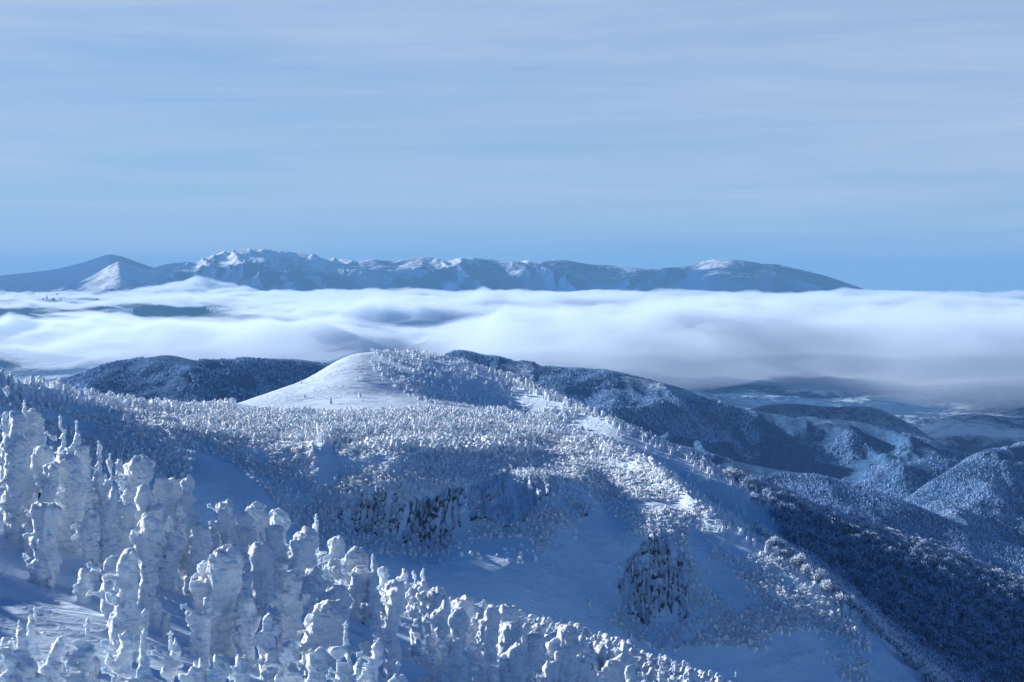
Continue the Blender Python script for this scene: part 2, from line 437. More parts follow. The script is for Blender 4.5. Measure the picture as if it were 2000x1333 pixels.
# rib and gully relief on the lower right flank and on the bowl wall
_uu, _vv = pixel(MID.X, MID.Y, MID.Z)
_rib = sstep(1350, 1500, _uu) * sstep(1.2, 2.2, MID.t)[:, None] * (1 - sstep(4.0, 5.0, MID.t))[:, None]
MID.Z += _rib * 4.0 * (ridged(MID.X * 0.02 + MID.Y * 0.006, MID.Y * 0.004, 0, 3, 22) - 0.5)
_bw = sstep(150, 450, _uu) * (1 - sstep(1150, 1300, _uu)) * sstep(2.7, 3.4, MID.t)[:, None] * (1 - sstep(4.0, 4.8, MID.t))[:, None]
MID.Z += _bw * 6.0 * (ridged(MID.X * 0.016, MID.Y * 0.004, 0, 3, 24) - 0.5)
_dm = sstep(5.2, 6.0, MID.t)[:, None] * (1 - sstep(7, 7.5, MID.t))[:, None]
MID.Z += _dm * 0.16 * fbm((MID.X + MID.Y * .2) * 0.02, (MID.Y) * 0.09, 0, 4, 23)
MID.mesh('snow_mountain', M_far_snow, kind='structure')

# ---- wooded hills behind ---------------------------------------------------
def hill(crest, Yf, Yb, vfront, name, mat, amp, seed, fscale=0.0022, u0=None, u1=None, nu=260):
    """crest {u: (v, Y)}; front foot at depth factor Yf with pixel row vfront; back drops away"""
    crest = {k: (c[0], c[1] * 1.25) for k, c in crest.items()}; fscale = fscale / 1.1; amp = amp * 1.1
    ks = sorted(crest); u0 = ks[0] if u0 is None else u0; u1 = ks[-1] if u1 is None else u1
    front = {k: (vfront(k), crest[k][1] * Yf) for k in ks}
    midr = {k: (crest[k][0] * 0.45 + vfront(k) * 0.55, crest[k][1] * (Yf * 0.55 + 0.45)) for k in ks}
    back = {k: (crest[k][0] + 60, crest[k][1] * Yb) for k in ks}
    back2 = {k: (crest[k][0] + 190, crest[k][1] * Yb * 1.15) for k in ks}
    T = Terrain([front, midr, crest, back, back2], u0, u1, nu, [50, 60, 14, 8], (3, 2))
    w = np.interp(T.t, [0, 1, 1.7, 2, 3, 4], [1, 1, .55, .12, 1, 1])[:, None]
    wx = 0.55 * fbm(T.X * fscale * .8, T.Y * fscale * .5, 0, 3, seed + 50); wy = 0.45 * fbm(T.X * fscale * .9, T.Y * fscale * .6, 0, 3, seed + 60)
    T.Z += w * amp * (ridged(T.X * fscale + T.Y * fscale * 0.25 + wx, T.Y * fscale * 0.45 + wy, 0, 6, seed) - 0.6)
    T.Z += w * amp * .30 * (ridged(T.X * fscale * 3.1 + wy, T.Y * fscale * 1.2 + wx, 0, 4, seed + 9) - 0.5)
    T.mesh(name, mat, kind='structure')
    return T

H_left = hill({-300: (790, 3300), 0: (775, 3400), 120: (742, 3500), 200: (708, 3600), 290: (690, 3700), 340: (688, 3700), 385: (697, 3650), 450: (690, 3800), 520: (692, 3900), 600: (697, 4000), 700: (712, 4100), 850: (740, 4200)},
              0.70, 1.15, lambda u: 880, 'wooded_hill', M_hill, 60, 31, 0.0030)
H_r1 = hill({780: (720, 5000), 850: (690, 5000), 900: (677, 4900), 960: (688, 4850), 1040: (704, 4800), 1120: (712, 4800), 1190: (718, 4700), 1260: (733, 4650), 1330: (750, 4600), 1400: (775, 4550), 1500: (797, 4500), 1600: (808, 4450), 1680: (815, 4400), 1750: (832, 4350), 1800: (842, 4300), 1870: (868, 4250), 2000: (900, 4200), 2300: (960, 4000)},
            0.62, 1.12, lambda u: 1000 + 0.16 * (u - 900), 'wooded_hill', M_hill, 120, 33, 0.0034, nu=520)
H_r2 = hill({1400: (1130, 3550), 1600: (1050, 3550), 1760: (975, 3600), 1850: (915, 3640), 1900: (885, 3690), 1950: (868, 3760), 2000: (852, 3900), 2150: (840, 4000), 2400: (870, 4000)},
            0.72, 1.12, lambda u: 1160, 'wooded_hill', M_hill, 60, 34, 0.0050, nu=300)
H_r3 = hill({1150: (850, 3100), 1250: (838, 3100), 1330: (862, 3050), 1420: (885, 3000), 1500: (905, 2950), 1600: (917, 2900), 1700: (946, 2850), 1800: (985, 2800), 1900: (1030, 2750), 2000: (1065, 2700), 2300: (1160, 2600)},
            0.78, 1.12, lambda u: 1080 + 0.12 * (u - 1200), 'wooded_hill', M_hill, 45, 35, 0.0036, nu=300)
H_r4 = hill({1400: (810, 6300), 1480: (790, 6300), 1500: (783, 6300), 1560: (782, 6300), 1620: (795, 6300), 1680: (792, 6200), 1720: (795, 6200), 1780: (825, 6200), 1850: (870, 6100)},
            0.85, 1.08, lambda u: 900, 'wooded_hill', M_hill_far, 60, 36, 0.0022, nu=180)
H_r5 = hill({1760: (850, 7000), 1820: (820, 7000), 1850: (806, 7000), 1905: (801, 7000), 1950: (806, 7000), 2000: (812, 7000), 2200: (800, 7000), 2400: (830, 7000)},
            0.86, 1.08, lambda u: 900, 'wooded_hill', M_hill_far, 60, 37, 0.0022, nu=180)

# ---- valley country under the clouds, out to the horizon -------------------
def valley():
    yy = np.concatenate([np.linspace(1500, 14000, 170), np.linspace(14300, 62000, 60)])
    uu = np.linspace(-700, 2700, 430)
    Y, U = np.meshgrid(yy, uu, indexing='ij')
    X = (U - 1000) / F * Y
    base = np.interp(yy, [1500, 4000, 7500, 9000, 14000, 62000], [-1000, -1050, -760, -620, -560, -700])[:, None]
    r = ridged(X * 0.00045 + Y * 0.00012, Y * 0.00028, 0, 6, 41)
    Z = base + 330 * (r - 0.55) * sstep(3000, 8000, Y)
    v = np.stack([X, Y, Z], -1).reshape(-1, 3)
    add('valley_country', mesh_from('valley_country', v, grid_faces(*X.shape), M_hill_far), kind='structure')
valley()
def base_ground():
    xs = np.linspace(-62000, 62000, 40); ys = np.linspace(-9000, 66000, 40)
    Y, X = np.meshgrid(ys, xs, indexing='ij')
    Z = np.full(X.shape, -1180.0)
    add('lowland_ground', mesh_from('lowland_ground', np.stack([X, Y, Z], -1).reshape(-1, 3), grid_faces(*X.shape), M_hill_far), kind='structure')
base_ground()

# ---- far mountain range -----------------------------------------------------
def far_range(crest, Yc, Yf, vf, name, mat, amp, seed, fs, crest_w=0.10, nu=900, ridge_amp=0):
    ks = sorted(crest)
    rows = [{k: (vf, Yf) for k in ks}, {k: (crest[k] * 0.6 + vf * 0.4, Yf * 0.45 + Yc * 0.55) for k in ks},
            {k: (crest[k], Yc) for k in ks}, {k: (crest[k] + 25, Yc + 2600) for k in ks}, {k: (crest[k] + 90, Yc + 4500) for k in ks}]
    T = Terrain(rows, ks[0], ks[-1], nu, [60, 70, 14, 6], (2, 1), 4)
    w = np.interp(T.t, [0, 1, 1.8, 2, 3, 4], [.5, 1, .5, crest_w, 1, 1])[:, None] * (1 - .75 * sstep(1280, 1400, T.u))[None, :]
    T.Z += w * amp * (ridged(T.X * fs + T.Y * fs * .3 + .6 * fbm(T.X * fs * .6, T.Y * fs * .4, 0, 3, seed + 50), T.Y * fs * .5 + .4 * fbm(T.X * fs * .7, T.Y * fs * .5, 0, 3, seed + 60), 0, 6, seed) - 0.5)
    T.mesh(name, mat, kind='structure')
crest_main = {260: 545, 300: 524, 330: 516, 350: 511, 380: 514, 400: 503, 430: 493, 455: 488, 475: 485, 500: 488, 515: 486, 545: 492, 600: 494, 625: 499, 650: 504, 700: 508, 735: 503, 760: 507, 800: 506, 825: 502, 850: 505, 872: 513, 905: 504, 950: 505, 1000: 508, 1050: 510, 1085: 504, 1105: 505, 1150: 513, 1210: 518, 1270: 522, 1340: 520, 1370: 511, 1400: 505, 1430: 504, 1460: 509, 1490: 515, 1510: 514, 1535: 520, 1560: 525, 1600: 535, 1640: 548, 1680: 562, 1740: 580}
far_range(crest_main, 29000, 25700, 595, 'mountain_range', M_range, 350, 51, 0.0015, 0.10)
crest_cone = {-400: 552, -100: 545, 0: 538, 60: 532, 110: 526, 160: 513, 195: 501, 215: 495, 240: 500, 270: 512, 300: 522, 360: 532, 420: 545, 500: 560}
far_range(crest_cone, 33000, 28500, 578, 'volcano_cone', M_range_dark, 95, 52, 0.0005, 0.04, 300)
crest_lit = {60: 575, 110: 564, 150: 553, 180: 538, 210: 520, 232: 509, 250: 514, 285: 526, 330: 540, 380: 558, 440: 578}
far_range(crest_lit, 26500, 25000, 585, 'snowy_cone', M_range_white, 90, 53, 0.0009, 0.04, 260)

# ------------------------------------------------------------------ sea of clouds (closed bodies of even density)
def cloud_material(name, dens, g=0.3):
    m = bpy.data.materials.new(name); m.use_nodes = True; nt = m.node_tree; nt.nodes.clear()
    o = nt.nodes.new('ShaderNodeOutputMaterial'); v = nt.nodes.new('ShaderNodeVolumePrincipled')
    v.inputs['Color'].default_value = (0.73, 0.85, 0.975, 1)
    v.inputs['Density'].default_value = dens
    v.inputs['Anisotropy'].default_value = g
    nt.links.new(v.outputs[0], o.inputs['Volume'])
    return m
def cloud_fields(grow=0.0):
    yy = 5200 * (25600 / 5200) ** np.linspace(0, 1, 420)
    uu = np.linspace(-500, 2500, 460)
    Y, U = np.meshgrid(yy, uu, indexing='ij')
    X = (U - 1000) / F * Y
    rag = np.clip(fbm(X * .0011, Y * .0006, 0, 4, 69), 0, 1) * (1 - sstep(500, 900, U))
    front = np.interp(U, [-500, 0, 300, 600, 900, 1200, 1500, 2000, 2500], [8400, 8200, 7900, 7600, 7000, 6600, 6400, 6300, 6300]) + 700 * fbm(X * 0.0009, Y * 0.0003, 0, 4, 60) - grow * (9 + 5 * fbm(X * .0014, Y * .001, 0, 3, 68))
    bottom = np.interp(U, [-500, 400, 900, 1400, 2000, 2500], [-315, -310, -310, -335, -360, -360]) - 15 * fbm(X * .001, Y * .0008, 0, 2, 61) - 190 * rag - grow * 0.8 * (1 + fbm(X * .0016, Y * .001, 0, 3, 67))
    lf = fbm(X * 0.00035, Y * 0.00028, 0, 3, 62)
    bil = np.abs(fbm(X * 0.0011, Y * 0.0009, 0, 4, 63)) * 2 + 0.35 * np.abs(fbm(X * .004, Y * .003, 0, 3, 64))
    top = -158 + 42 * lf + 62 * bil + 46 * (.6 - 2 * np.abs(fbm(X * .0026, Y * .0016, 0, 4, 65))) - 25 + grow * .12
    # open bands on the left, where blue shows between the cloud rows
    top = top + 9 * fbm(X * .009, Y * .005, 0, 3, 66) + 26 * np.clip(fbm(X * .0045, Y * .003, 0, 3, 58), 0, 1)
    top = top - 0.87 * (Y / 1000) ** 2 / 12.742
    gap = np.exp(-((Y - 10800 - 0.9 * X - 600 * lf) / 1100) ** 2) * (1 - sstep(350, 900, U))
    gap = np.maximum(gap, 0.9 * np.exp(-((Y - 20000 - 600 * lf) / 4500) ** 2) * (1 - sstep(150, 600, U)))
    gap = np.maximum(gap, 0.8 * (1 - sstep(0.0, 0.16, lf + 0.40)))
    farleft = (1 - sstep(380, 800, U)) * sstep(9500, 12500, Y)
    top = top + 95 * np.exp(-((Y - 22500) / 1300) ** 2) * np.exp(-((U - 380) / 130) ** 2) * (0.6 + bil)
    bottom = bottom * (1 - farleft) + (top - 75) * farleft
    gap = np.maximum(gap, farleft * (1 - sstep(15000, 18500, Y + 2500 * lf)) * .8)
    th = (top - bottom) * sstep(0, 650, Y - front) * (1 - 1.25 * gap) * (1 - sstep(23500, 25400, Y))
    th = th * sstep(-500, -350, U) * (1 - sstep(2350, 2500, U))
    return X, Y, top, bottom, th
def cloud_shell(name, shrink, lift, dens, label, grow=0.0):
    CX, CY, CT, CB, CTH = cloud_fields(grow)
    th = CTH - shrink
    midz = (CT * 0.45 + CB * 0.55)
    hi = np.where(th > 0, np.minimum(midz + th * 0.55, CT - shrink * lift), midz)
    lo = np.where(th > 0, midz - th * 0.45, midz - 0.5)
    hi = np.maximum(hi, lo + 0.4)
    n = CX.size; v = np.concatenate([np.stack([CX, CY, hi], -1).reshape(-1, 3), np.stack([CX, CY, lo], -1).reshape(-1, 3)])
    nr, nc = CX.shape; g = grid_faces(nr, nc)
    act = (th > 1.0).ravel()
    keep = act[g].any(1)
    g = g[keep]
    # close the open borders
    e = np.concatenate([g[:, [0, 1]], g[:, [1, 2]], g[:, [2, 3]], g[:, [3, 0]]])
    key = np.sort(e, 1); code = key[:, 0].astype(np.int64) * n + key[:, 1]
    uq, inv, cnt = np.unique(code, return_inverse=True, return_counts=True)
    b = e[cnt[inv] == 1]
    side = np.stack([b[:, 1], b[:, 0], b[:, 0] + n, b[:, 1] + n], -1)
    faces = np.concatenate([g, g[:, ::-1] + n, side])
    used = np.unique(faces); remap = np.zeros(2 * n, int); remap[used] = np.arange(len(used))
    me = mesh_from(name, v[used], remap[faces], cloud_material(name + '_vapour', dens))
    add(name, me, kind='stuff', label=label, category='clouds')
cloud_shell('cloud_sea', 0.0, 0.0, 0.0021, 'white sea of clouds lying over the valley below the far mountain range')
cloud_shell('cloud_fringe', 0.0, 0.0, 0.0014, 'thin misty fringe hanging below and in front of the cloud sea', 70.0)
cloud_shell('cloud_core', 28.0, 1.0, 0.007, 'dense heart of the white cloud sea over the valley')

# ------------------------------------------------------------------ haze
def haze_box():
    m = bpy.data.materials.new('haze_air'); m.use_nodes = True; nt = m.node_tree; nt.nodes.clear()
    o = nt.nodes.new('ShaderNodeOutputMaterial'); v = nt.nodes.new('ShaderNodeVolumePrincipled')
    v.inputs['Color'].default_value = (0.20, 0.45, 0.74, 1)
    v.inputs['Density'].default_value = 2.5e-5
    v.inputs['Anisotropy'].default_value = 0.0
    nt.links.new(v.outputs[0], o.inputs['Volume'])
    x0, x1, y0, y1, z0, z1 = -64000, 64000, -10000, 68000, -1181, 600
    vs = [(x, y, z) for z in (z0, z1) for y in (y0, y1) for x in (x0, x1)]
    fs = [(0, 2, 3, 1), (4, 5, 7, 6), (0, 1, 5, 4), (2, 6, 7, 3), (0, 4, 6, 2), (1, 3, 7, 5)]
    add('haze', mesh_from('haze', vs, fs, m, False), kind='stuff', label='blue winter haze filling the air over the valleys', category='haze')
haze_box()
#@@TREES@@
# ------------------------------------------------------------------ implicit shapes -> mesh (surface nets)
def surface_nets(D, org, h):
    """D: field on a grid, negative inside; org: world of cell 0; h: spacing (3)"""
    s = D < 0
    nx, ny, nz_ = D.shape
    cnt = np.zeros((nx-1, ny-1, nz_-1), np.int32); acc = np.zeros((nx-1, ny-1, nz_-1, 3)); num = np.zeros((nx-1, ny-1, nz_-1))
    for ax in range(3):
        sl0 = [slice(None)] * 3; sl1 = [slice(None)] * 3; sl0[ax] = slice(0, -1); sl1[ax] = slice(1, None)
        a = D[tuple(sl0)]; b = D[tuple(sl1)]
        cr = (a < 0) != (b < 0)
        t = np.where(cr, a / np.where(np.abs(a - b) < 1e-9, 1e-9, a - b), 0)
        o1, o2 = [q for q in range(3) if q != ax]
        for d1 in (0, 1):
            for d2 in (0, 1):
                sl = [slice(None)] * 3
                sl[o1] = slice(d1, D.shape[o1] - 1 + d1); sl[o2] = slice(d2, D.shape[o2] - 1 + d2)
                c = cr[tuple(sl)]; tt = t[tuple(sl)]
                num += c; acc[..., ax] += tt * c; acc[..., o1] += d1 * c; acc[..., o2] += d2 * c
    act = num > 0
    idx = -np.ones(act.shape, np.int64); idx[act] = np.arange(act.sum())
    cell = np.argwhere(act)
    V = (cell + acc[act] / num[act][:, None]) * h + org
    Q = []
    for ax in range(3):
        o1, o2 = [(1, 2), (2, 0), (0, 1)][ax]
        sl0 = [slice(1, -1)] * 3; sl1 = [slice(1, -1)] * 3
        sl0[ax] = slice(0, -1); sl1[ax] = slice(1, None)
        a = s[tuple(sl0)]; b = s[tuple(sl1)]
        for flip, m in ((False, a & ~b), (True, ~a & b)):
            p = np.argwhere(m)
            if not len(p): continue
            off = np.ones(3, int); off[ax] = 0; p = p + off
            def g(d1, d2):
                q = p.copy(); q[:, o1] += d1; q[:, o2] += d2
                return idx[q[:, 0], q[:, 1], q[:, 2]]
            f = np.stack([g(-1, -1), g(0, -1), g(0, 0), g(-1, 0)], -1)
            Q.append(f[:, ::-1] if flip else f)
    Q = np.concatenate(Q); Q = Q[(Q >= 0).all(1)]
    return V, Q

def caps_field(P, prims, k):
    """smooth union of tapered capsules (a, b, ra, rb, flatten)"""
    D = None
    for a, b, ra, rb in prims:
        a = np.array(a, float); b = np.array(b, float); ab = b - a
        t = np.clip(((P[0]-a[0])*ab[0] + (P[1]-a[1])*ab[1] + (P[2]-a[2])*ab[2]) / max(ab @ ab, 1e-6), 0, 1)
        d = np.sqrt((P[0]-a[0]-t*ab[0])**2 + (P[1]-a[1]-t*ab[1])**2 + (P[2]-a[2]-t*ab[2])**2) - (ra + (rb - ra) * t)
        if D is None: D = d
        else:
            hh = np.clip(0.5 + 0.5 * (D - d) / k, 0, 1)
            D = D * (1 - hh) + d * hh - k * hh * (1 - hh)
    return D

def rime_tree_prims(kind, h, w, rg):
    """lobes of rime piled on a fir: columns, caps leaning to the lee side, small arms to the windward side"""
    pr = []; r = w / 2
    U = rg.uniform
    if kind in ('dome', 'hook'):
        lean = U(-0.05, 0.12) * h
        topr = r * U(0.78, 0.95)
        pr.append(((0, 0, -2), (0.2*lean, 0, h*0.45), r*0.80, r*0.82))
        pr.append(((0.2*lean, 0, h*0.4), (lean, 0, h - topr), r*0.78, topr))
        if kind == 'hook':
            pr.append(((lean, 0, h - topr*0.9), (lean + r*0.75, -0.2, h - topr*1.6), topr*0.85, topr*0.45))
        for i in range(rg.integers(4, 8)):
            a = U(0, 6.28); z1 = h * U(0.3, 0.92); rr = r * U(0.34, 0.6)
            x = math.cos(a) * r * 0.62; y = math.sin(a) * r * 0.62
            pr.append(((x*0.7, y*0.7, max(-1, z1 - h*U(.25, .5))), (x, y, z1 - rr), rr*0.8, rr))
    elif kind == 'cluster':
        n = rg.integers(5, 9)
        for i in range(n):
            a = U(0, 6.28); q = 0 if i == 0 else r * U(0.25, 0.72)
            x, y = math.cos(a) * q, math.sin(a) * q * 0.8
            z1 = h if i == 0 else h * U(0.45, 0.93); rr = r * U(0.28, 0.45)
            pr.append(((x*0.9, y*0.9, -2), (x + U(-.1, .25), y, z1 - rr*1.2), rr*0.95, rr*1.15))
            if U(0, 1) < .5:
                pr.append(((x, y, z1 - rr*1.2), (x + U(-.5, .5)*rr, y, z1 - rr*0.3), rr*0.9, rr*0.55))
    elif kind == 'column':
        x = 0; z = -2; rr = r * 0.8; y = 0
        while z < h - rr:
            nx = x + U(-0.16, 0.2) * r; nz2 = min(z + U(0.9, 1.6) * r * 1.3, h - rr * 0.8)
            r2 = r * U(0.62, 0.95) * (1 - 0.25 * max(0, z / h))
            pr.append(((x, y, z), (nx, y, nz2), rr, r2)); x, z, rr = nx, nz2 + 0.05, r2
            if U(0, 1) < .6:
                a = U(0, 6.28); pr.append(((x + math.cos(a)*r*.5, math.sin(a)*r*.5, z - r*1.4), (x + math.cos(a)*r*.6, math.sin(a)*r*.6, z - r*.2), r*.3, r*.42))
    elif kind == 'spire':
        n = int(h / 0.75)
        x = 0
        for i in range(n):
            f = i / max(1, n - 1); z = -1 + f * (h + 0.2); rr = r * (1 - f) ** 0.75 * U(0.7, 1.05) + 0.10
            a = U(0, 6.28); q = rr * 0.35
            x += U(-.05, .07)
            pr.append(((x, 0, z), (x + math.cos(a)*q, math.sin(a)*q, z + 0.5), rr, rr * 0.8))
            if U(0, 1) < 0.75:
                a = U(0, 6.28); pr.append(((x, 0, z), (x + math.cos(a)*rr*1.35, math.sin(a)*rr*1.35, z + U(-.25, .1)), rr*0.4, 0.16))
        pr.append(((x, 0, h - 0.9), (x + U(-.1, .15), 0, h), 0.22, 0.10))
    elif kind == 'mound':
        for i in range(rg.integers(2, 4)):
            x, y = U(-.4, .4) * r, U(-.4, .4) * r; rr = r * U(.5, .75)
            pr.append(((x, y, -1.5), (x + U(-.1, .3), y, h * U(.7, 1) - rr), rr, rr))
    # windward arms
    n = rg.integers(3, 7) if kind != 'mound' else 0
    for i in range(n):
        z1 = h * U(0.25, 0.8); L = r * U(0.5, 0.95); s0 = -1 if U(0, 1) < .8 else 1
        yy = U(-.6, .2) * r
        pr.append(((s0*r*0.5, yy, z1), (s0*(r*0.6 + L*.6), yy, z1 + U(-.35, .25)), 0.28, 0.16))
        if U(0, 1) < .6: pr.append(((s0*(r*0.6 + L*.6), yy, z1), (s0*(r*0.6 + L*.6), yy, z1 + U(-.5, .35)), 0.18, 0.13))
    return pr

def rime_mesh(name, kind, h, w, seed, res, mat, rough=1.0):
    rg = np.random.default_rng(seed)
    pr = rime_tree_prims(kind, h, w, rg)
    xs = [q for p in pr for q in (p[0][0]-p[2], p[1][0]-p[3], p[0][0]+p[2], p[1][0]+p[3])]
    ys = [q for p in pr for q in (p[0][1]-p[2], p[1][1]-p[3], p[0][1]+p[2], p[1][1]+p[3])]
    m = 0.35 + res
    lo = np.array([min(xs)-m, min(ys)-m, -1.2]); hi = np.array([max(xs)+m, max(ys)+m, max(p[1][2]+p[3] for p in pr)+m])
    n = np.ceil((hi - lo) / res).astype(int) + 1
    ax = [lo[i] + np.arange(n[i]) * res for i in range(3)]
    X, Y, Z = np.meshgrid(*ax, indexing='ij')
    # domain warp makes every lobe crooked
    wx = 0.30 * noise3(X*.55, Y*.55, Z*.6, seed) + .12 * noise3(X*1.6, Y*1.6, Z*1.8, seed + 8); wy = 0.30 * noise3(X*.55, Y*.55, Z*.6, seed + 7)
    D = caps_field((X + wx, Y + wy, Z), pr, 0.16)
    D = D + rough * (0.17 * noise3(X*1.1, Y*1.1, Z*0.9, seed + 1) + 0.13 * noise3(X*2.7, Y*2.7, Z*1.2, seed + 2) + 0.20 * (np.abs(noise3(X*1.7 + Z*.3, Y*1.7, Z*.75, seed + 6)) - .4))
    # caps of rime one above the other: steps along the height, sloping with the wind
    q = (Z + 0.28 * (X**2 + Y**2) + 0.25 * X) * 0.62 + 1.1 * noise3(X*.5, Y*.5, Z*.3, seed + 3)
    fr = q - np.floor(q)
    D = D - rough * 0.12 * (np.sqrt(np.clip(1 - fr, 0, 1)) * np.clip(fr * 6, 0, 1) - 0.55)
    if res < 0.2:
        D = D + 0.085 * noise3(X*3.6 + Z*1.5, Y*3.6, Z*5 + X*3.5, seed + 4) + 0.12 * np.abs(noise3(X*2.2, Y*2.2, Z*3.6 + X*2.2, seed + 5))
    V, Q = surface_nets(D, lo, res)
    return mesh_from(name, V, Q, mat)

# ------------------------------------------------------------------ near trees
U_ = np.array
NEAR_T = []    # (u, top v, base v, width px, kind)
def nt_(*a): NEAR_T.append(a)
for a in [(12,760,930,42,'spire'),(30,806,1060,100,'cluster'),(45,786,930,34,'spire'),(64,800,935,42,'dome'),(88,868,1010,60,'dome'),(115,820,965,48,'spire'),
          (147,828,985,36,'spire'),(135,882,1075,84,'dome'),(92,905,1080,50,'column'),(165,868,1010,40,'column'),(190,866,1015,38,'spire'),(82,974,1140,72,'dome'),
          (212,890,1010,34,'spire'),(236,893,1030,36,'cluster'),(266,888,1080,66,'hook'),(210,952,1130,48,'column'),(176,990,1130,46,'cluster'),(244,985,1120,50,'column'),
          (275,945,1120,50,'column'),(312,930,1080,44,'hook'),(330,935,1070,38,'hook'),(300,985,1130,48,'dome'),(362,930,1090,62,'cluster'),(350,985,1120,45,'cluster'),
          (240,1068,1290,66,'column'),(207,1085,1205,46,'dome'),(160,1108,1175,44,'mound'),(280,1000,1185,56,'column'),(273,1176,1240,32,'mound'),(296,1155,1222,40,'mound'),(320,1192,1245,32,'mound'),
          (435,975,1085,40,'hook'),(432,1000,1130,40,'column'),(466,998,1110,40,'dome'),(486,978,1100,46,'hook'),(512,990,1110,38,'dome'),(542,995,1110,46,'hook'),(530,1025,1150,52,'dome'),
          (385,1022,1165,76,'dome'),(332,1045,1150,44,'dome'),(420,1062,1275,92,'dome'),(442,1015,1135,40,'spire'),(482,1030,1170,56,'hook'),(506,1058,1215,62,'dome'),
          (394,1166,1285,60,'cluster'),(462,1082,1215,58,'cluster'),(483,1168,1300,50,'dome'),(520,1200,1330,52,'cluster'),(560,1108,1300,60,'cluster'),
          (40,1215,1420,78,'cluster'),(62,1192,1400,26,'spire'),(105,1234,1420,46,'column'),(165,1216,1430,40,'spire'),(276,1243,1430,72,'spire'),(328,1244,1420,36,'spire'),(384,1283,1430,30,'dome'),(418,1278,1430,48,'hook'),(12,1238,1400,44,'dome'),(236,1238,1400,40,'cluster'),
          (592,1027,1170,62,'dome'),(615,1010,1130,14,'spire'),(650,1047,1165,42,'dome'),(570,1055,1170,30,'dome'),(600,1106,1215,42,'hook'),(624,1096,1210,28,'spire'),(678,1068,1200,68,'dome'),(700,1105,1215,44,'dome'),(726,1088,1225,46,'spire'),(648,1142,1270,54,'hook'),
          (620,1172,1345,92,'dome'),(672,1228,1420,44,'spire'),(618,1265,1420,36,'dome'),(560,1250,1400,44,'cluster'),(750,1108,1180,24,'dome'),(780,1110,1180,18,'dome'),(764,1132,1215,50,'dome'),(806,1120,1180,22,'spire'),(826,1112,1180,18,'spire'),
          (760,1156,1330,56,'column'),(815,1136,1215,46,'dome'),(840,1146,1270,60,'dome'),(862,1172,1310,48,'column'),(892,1188,1400,52,'column'),(820,1205,1300,26,'spire'),(846,1230,1380,50,'cluster'),(900,1162,1250,48,'dome'),
          (940,1226,1390,46,'spire'),(957,1182,1290,40,'hook'),(986,1180,1290,56,'dome'),(1003,1214,1340,54,'dome'),(1000,1256,1430,60,'hook'),(1032,1222,1330,30,'dome'),(1052,1234,1350,52,'dome'),(1092,1218,1430,58,'hook'),(1068,1292,1430,46,'dome'),
          (1135,1270,1430,62,'dome'),(1130,1242,1320,36,'dome'),(1192,1288,1430,44,'dome'),(1222,1252,1350,44,'cluster'),(1230,1300,1430,46,'cluster'),(1218,1278,1380,42,'hook'),(1290,1284,1400,34,'spire'),(1262,1312,1430,36,'cluster'),(1352,1305,1420,34,'hook'),(1320,1300,1400,24,'spire'),(1440,1308,1390,14,'spire'),(1405,1318,1400,22,'dome'),
          (958,1300,1430,42,'cluster'),(735,1262,1420,44,'column'),(780,1290,1430,44,'cluster'),(700,1290,1430,36,'spire'),(468,1262,1430,30,'mound')]:
    nt_(*a)
NTRACED = len(NEAR_T)

def ground_hit(T, u, v, fallback_t):
    """point of the terrain T that is seen at pixel (u, v); None when it lies above the near crest"""
    c = np.interp(u, T.u, np.arange(len(T.u)))
    rows = np.arange(0, T.X.shape[0] - 1, 0.25)
    x, y, z = T.at(rows, np.full(rows.shape, c))
    pu, pv = pixel(x, y, z)
    tt = np.interp(rows, np.arange(len(T.t)), T.t)
    ok = tt <= fallback_t
    k = np.where(ok & (pv <= v))[0]
    i = k[0] if len(k) else np.where(ok)[0][-1]
    return x[i], y[i], z[i], pv[i]

trng = np.random.default_rng(19)
# trees between the traced ones, spread evenly over the visible part of the near slope
xs_, ys_, zs_, us_, vs_, ts_ = NEAR.sample(6000, trng, 1.0, 3.0)
placed = []
for (u, tv, bv, wp, kd) in NEAR_T:
    x, y, z, pv = ground_hit(NEAR, u, bv, 3.0)
    s = y / F / CP
    h = (pv - tv) * s; 
    placed.append([x, y, z, max(1.6, h), max(0.8, wp * s * 0.86, h * (.21 if kd in ('spire', 'column') else .26)), kd, True, u, tv])
extra = 0
for x, y, z, u, v in zip(xs_, ys_, zs_, us_, vs_):
    if extra >= 150: break
    if not (-60 < u < 1460) or v < 950 or v > 1440: continue
    if u < 470 and v > 1090 and trng.random() < .82: continue                      # open wind-packed snow between the trees on the left
    if u < 250 and y > 175 is False: continue
    if min(math.hypot(x - p[0], (y - p[1]) * 0.8) for p in placed) < 1.75: continue
    k = ['dome', 'cluster', 'column', 'spire', 'hook', 'dome'][trng.integers(0, 6)]
    h = trng.uniform(2.0, 4.3) * (1.0 if u < 900 else 0.9)
    placed.append([x, y, z, h, h * trng.uniform(.34, .5) if k != 'spire' else h * .3, k, False, u, v - h / y * F]); extra += 1

